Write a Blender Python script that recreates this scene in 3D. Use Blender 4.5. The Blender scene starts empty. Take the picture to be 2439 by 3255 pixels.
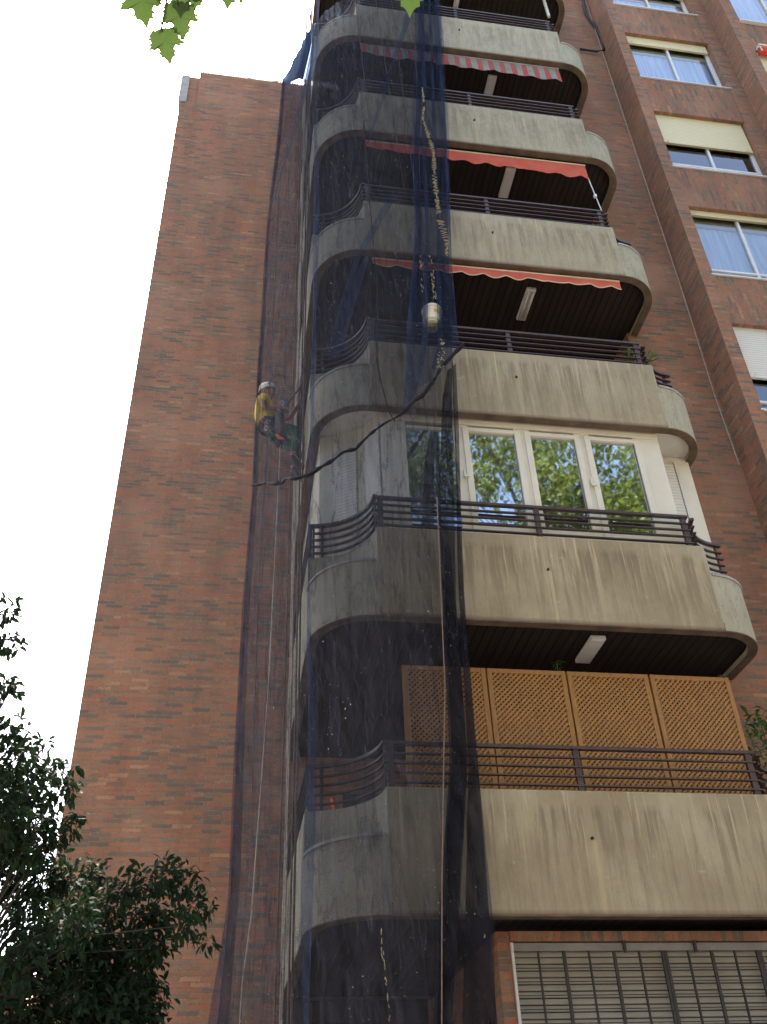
import bpy, bmesh, math, random
from mathutils import Vector, Matrix, noise
random.seed(7)
PI = math.pi
S = bpy.context.scene
COL = S.collection

# ------------------------------------------------------------------ camera, sky, sun, exposure
cam_d = bpy.data.cameras.new('camera'); cam = bpy.data.objects.new('camera', cam_d); COL.objects.link(cam)
rt = Vector((0.98779, -0.15158, -0.03594)); up = Vector((-0.06172, -0.59263, 0.80310)); fw = Vector((0.14303, 0.79108, 0.59476))
cam.matrix_world = Matrix(((rt.x, up.x, -fw.x, 0), (rt.y, up.y, -fw.y, 0), (rt.z, up.z, -fw.z, 0), (0, 0, 0, 1)))
cam_d.sensor_fit = 'VERTICAL'; cam_d.sensor_height = 24; cam_d.lens = 24 * 3051.7 / 3255
cam_d.clip_start = .05; cam_d.clip_end = 2000
S.camera = cam

SUN_EL, SUN_AZ = math.radians(60), math.radians(-14)     # azimuth measured from +Y towards +X
w = bpy.data.worlds.new('World'); S.world = w; w.use_nodes = True
nt = w.node_tree; nt.nodes.clear()
sky = nt.nodes.new('ShaderNodeTexSky'); sky.sky_type = 'NISHITA'; sky.sun_disc = False
sky.sun_elevation = SUN_EL; sky.sun_rotation = SUN_AZ; sky.air_density = 1.0; sky.dust_density = 6.0; sky.ozone_density = .6
bg = nt.nodes.new('ShaderNodeBackground'); bg.inputs[1].default_value = 0.15
out = nt.nodes.new('ShaderNodeOutputWorld')
nt.links.new(sky.outputs[0], bg.inputs[0]); nt.links.new(bg.outputs[0], out.inputs[0])
sd = bpy.data.lights.new('sun', 'SUN'); sd.energy = 4.2; sd.angle = math.radians(.5); sd.color = (1, .93, .82)
so = bpy.data.objects.new('sun', sd); COL.objects.link(so)
sdir = Vector((math.sin(SUN_AZ) * math.cos(SUN_EL), math.cos(SUN_AZ) * math.cos(SUN_EL), math.sin(SUN_EL)))
so.rotation_euler = sdir.to_track_quat('Z', 'Y').to_euler(); so.location = (0, 0, 40)
S.view_settings.view_transform = 'Standard'; S.view_settings.look = 'None'
S.view_settings.exposure = 2.3; S.view_settings.gamma = 1
S.render.engine = 'CYCLES'
S.cycles.transparent_max_bounces = 32; S.cycles.max_bounces = 8; S.cycles.diffuse_bounces = 4

# ------------------------------------------------------------------ helpers
def tag(o, label=None, cat=None, group=None, kind=None):
    if label: o['label'] = label
    if cat: o['category'] = cat
    if group: o['group'] = group
    if kind: o['kind'] = kind
    return o
def empty(name, loc=(0, 0, 0), label=None, cat=None, group=None):
    o = bpy.data.objects.new(name, None); COL.objects.link(o); o.location = loc
    o.empty_display_size = .2
    return tag(o, label, cat, group)
class MB:
    def __init__(s): s.v = []; s.f = []; s.smooth = False
    def add(s, vs, fs):
        n = len(s.v); s.v += [tuple(v) for v in vs]; s.f += [tuple(n + i for i in f) for f in fs]; return s
    def box(s, x0, x1, y0, y1, z0, z1):
        return s.add([(x0,y0,z0),(x1,y0,z0),(x1,y1,z0),(x0,y1,z0),(x0,y0,z1),(x1,y0,z1),(x1,y1,z1),(x0,y1,z1)],
                     [(0,3,2,1),(4,5,6,7),(0,1,5,4),(1,2,6,5),(2,3,7,6),(3,0,4,7)])
    def obox(s, c, ax, ay, az):
        c, ax, ay, az = map(Vector, (c, ax, ay, az))
        P = [c + ax*i + ay*j + az*k for k in (-1, 1) for i, j in ((-1,-1),(1,-1),(1,1),(-1,1))]
        return s.add(P, [(0,3,2,1),(4,5,6,7),(0,1,5,4),(1,2,6,5),(2,3,7,6),(3,0,4,7)])
    def bar(s, a, b, wd, hd, upv=(0, 0, 1)):
        a, b = Vector(a), Vector(b); d = b - a
        if d.length < 1e-6: return s
        upv = Vector(upv)
        if abs(d.normalized().dot(upv)) > .98: upv = Vector((0, 1, 0))
        sd_ = d.cross(upv).normalized(); u2 = sd_.cross(d).normalized()
        return s.obox((a+b)/2, d/2, sd_*wd/2, u2*hd/2)
    def tube(s, pts, rad, n=6, caps=True):
        pts = [Vector(p) for p in pts]
        if not hasattr(rad, '__len__'): rad = [rad] * len(pts)
        base = len(s.v); ref = Vector((.31, .2, .93))
        for i, p in enumerate(pts):
            d = (pts[min(i+1, len(pts)-1)] - pts[max(i-1, 0)]).normalized()
            if abs(d.dot(ref)) > .95: rr = Vector((1, .1, 0))
            else: rr = ref
            a = d.cross(rr).normalized(); b = d.cross(a)
            for k in range(n):
                t = 2*PI*k/n; s.v.append(tuple(p + (a*math.cos(t) + b*math.sin(t))*rad[i]))
        for i in range(len(pts)-1):
            for k in range(n):
                q = base + i*n; s.f.append((q+k, q+(k+1)%n, q+n+(k+1)%n, q+n+k))
        if caps:
            s.f.append(tuple(base + k for k in range(n))[::-1]); s.f.append(tuple(base + (len(pts)-1)*n + k for k in range(n)))
        return s
    def prism(s, poly, z0, z1):
        n = len(poly); b = len(s.v)
        s.v += [(x, y, z0) for x, y in poly] + [(x, y, z1) for x, y in poly]
        s.f.append(tuple(b+i for i in range(n))[::-1]); s.f.append(tuple(b+n+i for i in range(n)))
        for i in range(n): s.f.append((b+i, b+(i+1)%n, b+n+(i+1)%n, b+n+i))
        return s
    def strip(s, path, th, z0, z1, side=1):
        # wall of thickness th along a plan path; th to the left (side 1) or right (-1)
        P = []
        for x, y in path:
            if not P or (Vector((x, y)) - P[-1]).length > .003: P.append(Vector((x, y)))
        Q = []
        for i, p in enumerate(P):
            d0 = (p - P[i-1]).normalized() if i else None
            d1 = (P[i+1] - p).normalized() if i < len(P)-1 else None
            d = (d0 + d1).normalized() if d0 and d1 else (d0 or d1)
            nrm = Vector((-d.y, d.x)) * side; k = 1 / max(.4, (nrm.dot(Vector((-(d1 or d0).y, (d1 or d0).x))*side)))
            Q.append(p + nrm * th * k)
        b = len(s.v); n = len(P)
        for z in (z0, z1):
            s.v += [(p.x, p.y, z) for p in P]; s.v += [(p.x, p.y, z) for p in Q]
        for i in range(n-1):
            o, o1 = b+i, b+i+1
            s.f += [(o, o1, o1+2*n, o+2*n), (o+n, o+3*n, o1+3*n, o1+n), (o, o+n, o1+n, o1), (o+2*n, o1+2*n, o1+3*n, o+3*n)]
        s.f += [(b, b+2*n, b+3*n, b+n), (b+n-1, b+2*n-1, b+4*n-1, b+3*n-1)]
        return s
    def build(s, name, mat, parent=None, smooth=None, recalc=True):
        me = bpy.data.meshes.new(name); me.from_pydata(s.v, [], s.f); me.update()
        if recalc:
            bm = bmesh.new(); bm.from_mesh(me); bmesh.ops.recalc_face_normals(bm, faces=bm.faces); bm.to_mesh(me); bm.free()
        if smooth or s.smooth:
            for p in me.polygons: p.use_smooth = True
        if mat: me.materials.append(mat)
        o = bpy.data.objects.new(name, me); COL.objects.link(o)
        if parent:
            o.parent = parent
        return o
def quad(x0, x1, y, z0, z1): return MB().add([(x0,y,z0),(x1,y,z0),(x1,y,z1),(x0,y,z1)], [(0,1,2,3)])
def bevel(o, w_=.004, seg=2, ang=35):
    m = o.modifiers.new('bev', 'BEVEL'); m.width = w_; m.segments = seg; m.limit_method = 'ANGLE'; m.angle_limit = math.radians(ang); return o
def autosmooth(o, ang=40):
    for p in o.data.polygons: p.use_smooth = True
    try: o.data.set_sharp_from_angle(angle=math.radians(ang))
    except Exception: pass
    return o
def copy_tree(o, parent=None, dz=0):
    c = o.copy(); COL.objects.link(c)
    if parent: c.parent = parent
    c.location.z += dz
    for ch in list(o.children): copy_tree(ch, c, 0)
    return c
def lerp(a, b, t): return a + (b - a) * t
def interp(tab, z):
    tab = sorted(tab)
    if z <= tab[0][0]: return tab[0][1]
    for (z0_, a), (z1_, b) in zip(tab, tab[1:]):
        if z <= z1_: return lerp(a, b, (z - z0_) / (z1_ - z0_))
    return tab[-1][1]

# ------------------------------------------------------------------ materials
class NT:
    def __init__(s, name):
        s.m = bpy.data.materials.new(name); s.m.use_nodes = True; s.t = s.m.node_tree; s.t.nodes.clear()
        s.out = s.n('ShaderNodeOutputMaterial')
    def n(s, k, **kw):
        x = s.t.nodes.new(k)
        for a, b in kw.items(): setattr(x, a, b)
        return x
    def l(s, a, b): s.t.links.new(a, b)
    def math(s, op, a, b=None, c=None, clamp=False):
        x = s.n('ShaderNodeMath', operation=op); x.use_clamp = clamp
        for i, v in enumerate((a, b, c)):
            if v is None: continue
            if isinstance(v, (int, float)): x.inputs[i].default_value = v
            else: s.l(v, x.inputs[i])
        return x.outputs[0]
    def mix(s, f, a, b, bt='MIX'):
        x = s.n('ShaderNodeMix', data_type='RGBA', blend_type=bt)
        for i, v in ((0, f), (6, a), (7, b)):
            if isinstance(v, (int, float)): x.inputs[i].default_value = v
            elif isinstance(v, tuple): x.inputs[i].default_value = (*v, 1)
            else: s.l(v, x.inputs[i])
        return x.outputs[2]
    def ramp(s, f, stops, interp_='LINEAR'):
        x = s.n('ShaderNodeValToRGB'); x.color_ramp.interpolation = interp_; e = x.color_ramp.elements
        while len(e) < len(stops): e.new(.5)
        for i, (p, c) in enumerate(stops):
            e[i].position = p; e[i].color = (*c, 1) if isinstance(c, tuple) else (c, c, c, 1)
        s.l(f, x.inputs[0]); return x.outputs[0]
    def pos(s):
        g = s.n('ShaderNodeNewGeometry'); x = s.n('ShaderNodeSeparateXYZ'); s.l(g.outputs['Position'], x.inputs[0])
        return g, x.outputs[0], x.outputs[1], x.outputs[2]
    def vec(s, x, y, z):
        c = s.n('ShaderNodeCombineXYZ')
        for i, v in enumerate((x, y, z)):
            if isinstance(v, (int, float)): c.inputs[i].default_value = v
            else: s.l(v, c.inputs[i])
        return c.outputs[0]
    def noise(s, v, scale, detail=4, rough=.55):
        x = s.n('ShaderNodeTexNoise'); x.inputs['Scale'].default_value = scale; x.inputs['Detail'].default_value = detail
        x.inputs['Roughness'].default_value = rough
        if v is not None: s.l(v, x.inputs[0])
        return x.outputs[0]
    def pbr(s, col, rough=.8, spec=.3, bump=None, bs=.3, bd=.01, metal=0):
        p = s.n('ShaderNodeBsdfPrincipled')
        if isinstance(col, tuple): p.inputs['Base Color'].default_value = (*col, 1)
        else: s.l(col, p.inputs['Base Color'])
        if isinstance(rough, (int, float)): p.inputs['Roughness'].default_value = rough
        else: s.l(rough, p.inputs['Roughness'])
        p.inputs['Specular IOR Level'].default_value = spec; p.inputs['Metallic'].default_value = metal
        if bump is not None:
            b = s.n('ShaderNodeBump'); b.inputs['Strength'].default_value = bs; b.inputs['Distance'].default_value = bd
            s.l(bump, b.inputs['Height']); s.l(b.outputs[0], p.inputs['Normal'])
        return p.outputs[0]
    def done(s, sh): s.l(sh, s.out.inputs[0]); return s.m

def plain(name, col, rough=.6, var=.25, scale=6, spec=.3, metal=0, stretch=(1, 1, 1)):
    t = NT(name); g, x, y, z = t.pos()
    v = t.vec(t.math('MULTIPLY', x, stretch[0]), t.math('MULTIPLY', y, stretch[1]), t.math('MULTIPLY', z, stretch[2]))
    f = t.noise(v, scale, 5, .6)
    dark = tuple(c*(1-var) for c in col); lite = tuple(min(1, c*(1+var)) for c in col)
    c = t.ramp(f, [(.3, dark), (.7, lite)])
    return t.done(t.pbr(c, rough, spec, f, .15, .004, metal))

def brick(name, swap=False, dark=1.0, wdt=.245, row=.0585):
    t = NT(name); g, x, y, z = t.pos()
    nx = t.n('ShaderNodeSeparateXYZ'); t.l(g.outputs['True Normal'], nx.inputs[0])
    side = t.math('GREATER_THAN', t.math('ABSOLUTE', nx.outputs[0]), .6)
    upn = t.math('GREATER_THAN', t.math('ABSOLUTE', nx.outputs[2]), .6)
    mx = t.n('ShaderNodeMix', data_type='FLOAT'); t.l(side, mx.inputs[0]); t.l(x, mx.inputs[2]); t.l(y, mx.inputs[3])
    mz = t.n('ShaderNodeMix', data_type='FLOAT'); t.l(upn, mz.inputs[0]); t.l(z, mz.inputs[2]); t.l(y, mz.inputs[3])
    # slightly wavy courses
    wob = t.noise(t.vec(t.math('MULTIPLY', mx.outputs[0], .8), t.math('MULTIPLY', mz.outputs[0], 5.), 0.), 2.2, 2)
    u = t.math('ADD', mx.outputs[0], 100.0); v_ = t.math('ADD', t.math('ADD', mz.outputs[0], t.math('MULTIPLY', wob, .012)), 50.0)
    vec = t.vec(v_, u, 0.) if swap else t.vec(u, v_, 0.)
    b = t.n('ShaderNodeTexBrick'); t.l(vec, b.inputs['Vector'])
    b.inputs['Color1'].default_value = (0, 0, 0, 1); b.inputs['Color2'].default_value = (1, 1, 1, 1); b.inputs['Mortar'].default_value = (.5, .5, .5, 1)
    b.inputs['Scale'].default_value = 1; b.inputs['Mortar Size'].default_value = .0075; b.inputs['Mortar Smooth'].default_value = .4
    b.inputs['Bias'].default_value = 0; b.inputs['Brick Width'].default_value = wdt; b.inputs['Row Height'].default_value = row
    b.offset = .5; b.squash = 1
    P = g.outputs['Position']
    big = t.noise(P, .55, 5, .6); fine = t.noise(P, 38, 4, .7); mid = t.noise(P, 3.5, 3, .6)
    sh = t.math('ADD', b.outputs[0], t.math('MULTIPLY', t.math('SUBTRACT', mid, .5), .42))
    sh = t.math('ADD', sh, t.math('MULTIPLY', t.math('SUBTRACT', fine, .5), .35))
    d = dark
    def k(r, g_, b_): return (r*d, g_*d, b_*d)
    c = t.ramp(sh, [(0.0, k(.135, .098, .078)), (.14, k(.16, .115, .088)), (.24, k(.22, .14, .092)), (.36, k(.32, .13, .072)), (.46, k(.20, .115, .078)), (.58, k(.36, .135, .074)), (.70, k(.27, .15, .09)), (.80, k(.37, .115, .068)), (.9, k(.22, .13, .085)), (1., k(.40, .20, .11))])
    c = t.mix(t.ramp(big, [(.38, 0.), (.68, .6)]), c, t.mix(.45, c, k(.19, .14, .11)))
    mort = t.mix(t.ramp(fine, [(.3, 0.), (.7, 1.)]), k(.13, .095, .07), k(.30, .235, .17))
    st = t.noise(t.vec(t.math('MULTIPLY', mx.outputs[0], 1.6), 0., t.math('MULTIPLY', z, .22)), 1.2, 5, .65)
    patch = t.noise(P, .9, 3, .5)
    c = t.mix(b.outputs[1], c, mort)
    c = t.mix(t.ramp(st, [(.42, .0), (.62, .38)]), c, k(.13, .085, .065))
    c = t.mix(t.ramp(patch, [(.52, .0), (.7, .30)]), c, k(.40, .24, .16))
    h = t.math('ADD', t.math('MULTIPLY', t.math('SUBTRACT', 1., b.outputs[1]), 1.), t.math('MULTIPLY', fine, .4))
    return t.done(t.pbr(c, .9, .15, h, .8, .008))

def concrete(name, streaks=True):
    t = NT(name); g, x, y, z = t.pos(); P = g.outputs['Position']
    h = t.math('MULTIPLY', t.math('FRACT', t.math('DIVIDE', t.math('SUBTRACT', z, 2.0718), 2.9)), 2.9)   # height within the parapet
    xy = t.math('ADD', x, t.math('MULTIPLY', y, .8))
    big = t.noise(P, 1.3, 6, .62); fine = t.noise(P, 45, 4, .7)
    if streaks:
        c = t.ramp(big, [(.3, (.25, .205, .13)), (.5, (.31, .26, .165)), (.72, (.37, .325, .215))])
        lv = t.math('MULTIPLY', t.math('FLOOR', t.math('DIVIDE', t.math('SUBTRACT', z, 2.0718), 2.9)), 7.3)
        sv = t.vec(t.math('MULTIPLY', xy, 7.), lv, t.math('MULTIPLY', z, .55))
        s1 = t.noise(sv, 1.6, 5, .68)
        sv2 = t.vec(t.math('MULTIPLY', xy, 26.), lv, t.math('MULTIPLY', z, .8))
        s2 = t.noise(sv2, 1.0, 3, .6)
        topf = t.math('MULTIPLY', t.ramp(h, [(.0, .15), (.45, .35), (.85, .9), (1., 1.)]), 1.0)
        # dark run-off then pale thin runs
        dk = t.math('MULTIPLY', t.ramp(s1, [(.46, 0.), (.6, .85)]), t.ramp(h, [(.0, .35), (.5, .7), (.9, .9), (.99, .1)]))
        c = t.mix(t.ramp(t.math('DIVIDE', z, 20.), [(.30, 0.), (.85, .55)]), c, (.45, .43, .34))  # paler with height: the upper floors' brighter light put into the base colour
        dk = t.math('MULTIPLY', dk, t.ramp(t.math('DIVIDE', z, 20.), [(.3, 1.), (.85, .5)]))  # run-off weakened with height to the same end
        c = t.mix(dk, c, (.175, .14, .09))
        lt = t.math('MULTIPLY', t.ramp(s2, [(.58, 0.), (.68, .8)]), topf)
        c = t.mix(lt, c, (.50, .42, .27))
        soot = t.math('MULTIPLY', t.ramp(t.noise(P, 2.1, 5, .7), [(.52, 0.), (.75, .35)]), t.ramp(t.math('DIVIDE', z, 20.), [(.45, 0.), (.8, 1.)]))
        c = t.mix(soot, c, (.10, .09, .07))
        # old crack lines
        sv3 = t.vec(t.math('MULTIPLY', xy, 9.), lv, t.math('MULTIPLY', z, 1.7))
        cr = t.noise(sv3, 1.3, 6, .75)
        crk = t.math('MULTIPLY', t.math('LESS_THAN', t.math('ABSOLUTE', t.math('SUBTRACT', cr, .5)), .006), t.ramp(t.math('DIVIDE', z, 20.), [(.3, .25), (.75, .7)]))
        c = t.mix(crk, c, (.07, .06, .05))
        run = t.math('MULTIPLY', t.ramp(t.math('ABSOLUTE', t.math('SUBTRACT', x, t.math('ADD', 3.31, t.math('MULTIPLY', t.math('SUBTRACT', big, .5), .05)))), [(0., 1.), (.012, .8), (.03, 0.)]), t.math('MULTIPLY', t.math('LESS_THAN', h, .64), t.ramp(t.noise(t.vec(lv, 2., 0.), 1.7, 0), [(.35, .15), (.6, .9)])))
        c = t.mix(run, c, (.46, .37, .225))
        pt2 = t.noise(t.vec(t.math('MULTIPLY', x, 3.), lv, t.math('MULTIPLY', z, 3.4)), 1.9, 4, .6)
        c = t.mix(t.math('MULTIPLY', t.math('GREATER_THAN', pt2, .69), .45), c, (.36, .36, .31))
        edge = t.ramp(h, [(.0, .6), (.02, .5), (.05, 0.), (1., 0.)])
        c = t.mix(edge, c, (.13, .09, .065))
    else:
        c = t.ramp(big, [(.3, (.31, .29, .205)), (.7, (.39, .37, .275))])
        sv = t.vec(t.math('MULTIPLY', xy, 5.), 0., t.math('MULTIPLY', z, .8))
        s1 = t.noise(sv, 1.8, 5, .65)
        c = t.mix(t.ramp(s1, [(.5, 0.), (.75, .55)]), c, (.2, .185, .135))
        cr = t.noise(t.vec(t.math('MULTIPLY', xy, 5.), 3., t.math('MULTIPLY', z, 1.2)), 1.3, 6, .75)
        crk = t.math('MULTIPLY', t.math('LESS_THAN', t.math('ABSOLUTE', t.math('SUBTRACT', cr, .5)), .007), .6)
        c = t.mix(crk, c, (.09, .08, .07))
    return t.done(t.pbr(c, .88, .2, t.math('ADD', fine, big), .25, .006))

def slatted(name, col, pitch, axis='z', depth=.5, rough=.5, dark=.45):
    t = NT(name); g, x, y, z = t.pos()
    a = {'x': x, 'y': y, 'z': z}[axis]
    f = t.math('FRACT', t.math('DIVIDE', t.math('ADD', a, 60.), pitch))
    prof = t.ramp(f, [(0., 0.), (.10, 1.), (.80, .75), (.93, .55), (1., 0.)])
    n_ = t.noise(g.outputs['Position'], 7, 4)
    c = t.mix(prof, tuple(v*dark for v in col), col)
    c = t.mix(t.ramp(n_, [(.3, 0.), (.8, .3)]), c, tuple(v*.7 for v in col))
    return t.done(t.pbr(c, rough, .3, prof, depth, .01))

def planks(name, col, pitch=.104, groove=.012):
    t = NT(name); g, x, y, z = t.pos()
    u = t.math('DIVIDE', t.math('ADD', x, 60.), pitch)
    f = t.math('FRACT', u); idx = t.math('FLOOR', u)
    gr = t.math('LESS_THAN', f, groove/pitch)
    grain = t.noise(t.vec(t.math('MULTIPLY', x, 30.), t.math('MULTIPLY', y, 1.5), idx), 1.5, 4)
    pl = t.noise(t.vec(idx, 3.7, 0.), 3.1, 0)
    c = t.ramp(grain, [(.3, tuple(v*.7 for v in col)), (.7, tuple(v*1.25 for v in col))])
    c = t.mix(t.ramp(pl, [(.3, 0.), (.7, .45)]), c, tuple(v*.6 for v in col))
    c = t.mix(gr, c, tuple(v*.12 for v in col))
    return t.done(t.pbr(c, .75, .15, t.math('SUBTRACT', 1., gr), .8, .01))

def netmat(name, fac=.6, col=(.056, .057, .068), trl=(.06, .07, .10)):
    t = NT(name); g, x, y, z = t.pos(); P = g.outputs['Position']
    n1 = t.noise(P, 1.6, 4, .6); n2 = t.noise(t.vec(t.math('MULTIPLY', x, 9.), t.math('MULTIPLY', y, 9.), t.math('MULTIPLY', z, .9)), 1.4, 4, .65)
    weave = t.noise(t.vec(t.math('MULTIPLY', t.math('ADD', x, y), 60.), 0., t.math('MULTIPLY', z, 45.)), 1.6, 2, .5)
    f = t.math('ADD', fac, t.math('MULTIPLY', t.math('SUBTRACT', n1, .5), .16))
    f = t.math('ADD', f, t.math('MULTIPLY', t.math('SUBTRACT', n2, .5), .55))
    cn = t.noise(t.vec(t.math('MULTIPLY', t.math('SUBTRACT', x, t.math('MULTIPLY', y, .5)), 3.2), 0., t.math('MULTIPLY', z, .38)), 1.3, 5, .62)
    crs = t.math('SUBTRACT', 1., t.math('MULTIPLY', t.math('ABSOLUTE', t.math('SUBTRACT', cn, .5)), 42.), clamp=True)
    f = t.math('ADD', f, t.math('MULTIPLY', crs, .22))
    f = t.math('ADD', f, t.math('MULTIPLY', t.math('SUBTRACT', weave, .5), .34), clamp=True)
    wr = t.noise(t.vec(t.math('MULTIPLY', t.math('ADD', x, t.math('MULTIPLY', z, .25)), 11.), t.math('MULTIPLY', y, 4.), t.math('MULTIPLY', z, 2.2)), 1.5, 5, .7)
    wv_ = t.ramp(wr, [(.38, 0.), (.66, 1.)])
    di = t.n('ShaderNodeBsdfDiffuse'); t.l(t.mix(wv_, tuple(c_*.65 for c_ in col), tuple(c_*1.5 for c_ in col)), di.inputs[0])
    tr = t.n('ShaderNodeBsdfTranslucent'); t.l(t.mix(wv_, tuple(c_*.6 for c_ in trl), tuple(c_*1.7 for c_ in trl)), tr.inputs[0])
    ms = t.n('ShaderNodeMixShader'); ms.inputs[0].default_value = .45; t.l(di.outputs[0], ms.inputs[1]); t.l(tr.outputs[0], ms.inputs[2])
    # caught plaster specks
    sp = t.noise(P, 42, 2, .5); sm = t.noise(P, 1.1, 3, .6)
    spk = t.math('MULTIPLY', t.math('GREATER_THAN', sp, .735), t.math('GREATER_THAN', sm, .5))
    wd = t.n('ShaderNodeBsdfDiffuse'); wd.inputs[0].default_value = (.42, .38, .28, 1)
    tp = t.n('ShaderNodeBsdfTransparent'); tp.inputs[0].default_value = (.92, .94, 1, 1)
    m2 = t.n('ShaderNodeMixShader'); t.l(f, m2.inputs[0]); t.l(tp.outputs[0], m2.inputs[1]); t.l(ms.outputs[0], m2.inputs[2])
    m3 = t.n('ShaderNodeMixShader'); t.l(spk, m3.inputs[0]); t.l(m2.outputs[0], m3.inputs[1]); t.l(wd.outputs[0], m3.inputs[2])
    return t.done(m3.outputs[0])

def glassmat(name, refl=.55, tint=(.75, .85, .85)):
    t = NT(name); P = t.pos()[0].outputs['Position']
    gl = t.n('ShaderNodeBsdfGlossy'); gl.inputs['Roughness'].default_value = .025; gl.inputs[0].default_value = (.9, .95, 1, 1)
    b = t.n('ShaderNodeBump'); b.inputs['Strength'].default_value = .05; b.inputs['Distance'].default_value = .02
    t.l(t.noise(P, 2.2, 2), b.inputs['Height']); t.l(b.outputs[0], gl.inputs['Normal'])
    tp = t.n('ShaderNodeBsdfTransparent'); tp.inputs[0].default_value = (*tint, 1)
    fr = t.n('ShaderNodeFresnel'); fr.inputs[0].default_value = 1.5
    f = t.math('ADD', t.math('MULTIPLY', fr.outputs[0], 1.0), refl, clamp=True)
    m = t.n('ShaderNodeMixShader'); t.l(f, m.inputs[0]); t.l(tp.outputs[0], m.inputs[1]); t.l(gl.outputs[0], m.inputs[2])
    return t.done(m.outputs[0])

def leafmat(name, c0, c1, tr, trf=.45, rough=.45, spec=.25):
    t = NT(name); g = t.pos()[0]; P = g.outputs['Position']
    oi = t.noise(P, 2.3, 3, .6); o2 = t.noise(P, 19, 2, .6)
    c = t.mix(t.ramp(t.math('ADD', t.math('MULTIPLY', oi, .5), t.math('MULTIPLY', o2, .5)), [(.35, 0.), (.65, 1.)]), c0, c1)
    p = t.pbr(c, rough, spec)
    ts = t.n('ShaderNodeBsdfTranslucent'); t.l(t.mix(1., c, tr, 'MULTIPLY') if False else t.mix(.6, c, tr), ts.inputs[0])
    m = t.n('ShaderNodeMixShader'); m.inputs[0].default_value = trf; t.l(p, m.inputs[1]); t.l(ts.outputs[0], m.inputs[2])
    return t.done(m.outputs[0])

M = {}
M['brick'] = brick('brick_courses', dark=1.15); M['brick_v'] = brick('brick_upright', swap=True, dark=1.08)
M['brick_d'] = brick('brick_in_shade', dark=.7)  # darker copy of the brick, with the loggia and porch shade in its colour
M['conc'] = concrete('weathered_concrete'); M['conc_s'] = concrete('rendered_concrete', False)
M['rim'] = plain('stained_rim', (.12, .085, .06), .9, .35, 5)
M['coping'] = plain('grey_coping', (.33, .32, .3), .7, .2)
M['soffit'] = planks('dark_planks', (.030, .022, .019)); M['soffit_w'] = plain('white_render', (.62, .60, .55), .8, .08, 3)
M['rail'] = plain('brown_rail', (.046, .026, .021), .45, .3, 12, .5)
M['slab'] = plain('slab', (.25, .23, .2), .9, .2)
M['pvc'] = plain('white_pvc', (.62, .59, .48), .4, .06, 3, .4)
M['alu'] = plain('aluminium', (.62, .64, .66), .35, .08, 5, .5)
M['reveal'] = plain('beige_reveal', (.34, .30, .19), .7, .1)
M['alu_d'] = plain('dark_reveal', (.20, .18, .12), .6, .2)
M['shutter'] = slatted('cream_shutter', (.74, .66, .40), .047)
M['shutter_w'] = slatted('white_shutter', (.70, .68, .60), .047)
M['blind'] = slatted('grey_blind', (.36, .34, .29), .056, dark=.22, depth=1.)
M['blind_box'] = plain('grey_box', (.20, .20, .195), .5, .12)
M['iron'] = plain('black_iron', (.02, .018, .018), .5, .3, 20, .4)
M['glass'] = glassmat('mirror_glass', .55, (.35, .42, .38)); M['glass_w'] = glassmat('clear_glass', .12, (.86, .92, 1.))
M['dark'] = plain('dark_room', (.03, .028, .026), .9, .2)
M['wood'] = plain('honey_pine', (.295, .15, .045), .55, .22, 5, .3, stretch=(6, 6, 1))
M['lamp'] = plain('lamp_white', (.60, .58, .56), .4, .06)
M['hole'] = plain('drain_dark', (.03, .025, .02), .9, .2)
M['net'] = netmat('blue_net', .52)
M['net2'] = netmat('blue_net_gathered', .36, (.046, .058, .095), (.06, .085, .16))
M['net_hem'] = netmat('blue_net_hem', .5, (.028, .033, .06), (.03, .045, .10))
def clothmat():
    t = NT('blue_cloth'); n_ = t.noise(t.pos()[0].outputs['Position'], 9, 5, .65)
    c = t.ramp(n_, [(.35, (.32, .50, .92)), (.7, (.55, .72, .98))]); tr = t.n('ShaderNodeBsdfTranslucent'); t.l(c, tr.inputs[0]); return t.done(tr.outputs[0])
M['net_blue'] = clothmat()
M['net_dark'] = netmat('charcoal_net', .74, (.026, .026, .032), (.03, .032, .042))
M['net_rope'] = plain('navy_twist', (.008, .008, .012), .9, .4, 23.6)
M['rope_w'] = plain('pale_rope', (.42, .37, .30), .9, .25, 23.6); M['rope_b'] = plain('brown_rope', (.17, .12, .09), .9, .3, 23.6)
M['chips'] = plain('plaster_chips', (.36, .31, .18), .9, .25, 40)
M['cable'] = plain('black_cable', (.02, .017, .02), .6, .3)
M['bark'] = plain('bark', (.04, .033, .026), .9, .35, 9, stretch=(1, 1, .3))
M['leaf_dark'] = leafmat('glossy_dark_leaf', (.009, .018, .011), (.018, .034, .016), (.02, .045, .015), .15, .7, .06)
M['leaf_plane'] = leafmat('plane_leaf', (.022, .042, .013), (.036, .062, .018), (.05, .085, .016), .35)
M['leaf_tree'] = leafmat('street_leaf', (.05, .085, .024), (.115, .15, .038), (.22, .28, .055), .35)
M['leaf_pot'] = leafmat('pot_leaf', (.05, .11, .03), (.09, .17, .05), (.2, .3, .06), .3)
M['asphalt'] = plain('asphalt', (.055, .055, .055), .9, .3, 14); M['paving'] = plain('paving', (.20, .185, .16), .85, .15, 2)
M['kerb'] = plain('granite_kerb', (.32, .31, .30), .8, .2); M['earth'] = plain('earth', (.14, .12, .09), .95, .3, .3)
M['plaster'] = plain('beige_plaster', (.30, .25, .19), .85, .12, .7); M['tile'] = slatted('clay_tile', (.42, .18, .10), .22, axis='x')
M['skin'] = plain('skin', (.34, .16, .10), .55, .1); M['shirt'] = plain('yellow_cotton', (.66, .47, .07), .85, .12, 14)
M['trouser'] = plain('green_canvas', (.06, .12, .095), .85, .75, 16); M['boot'] = plain('grey_boot', (.08, .07, .075), .7, .3)
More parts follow.
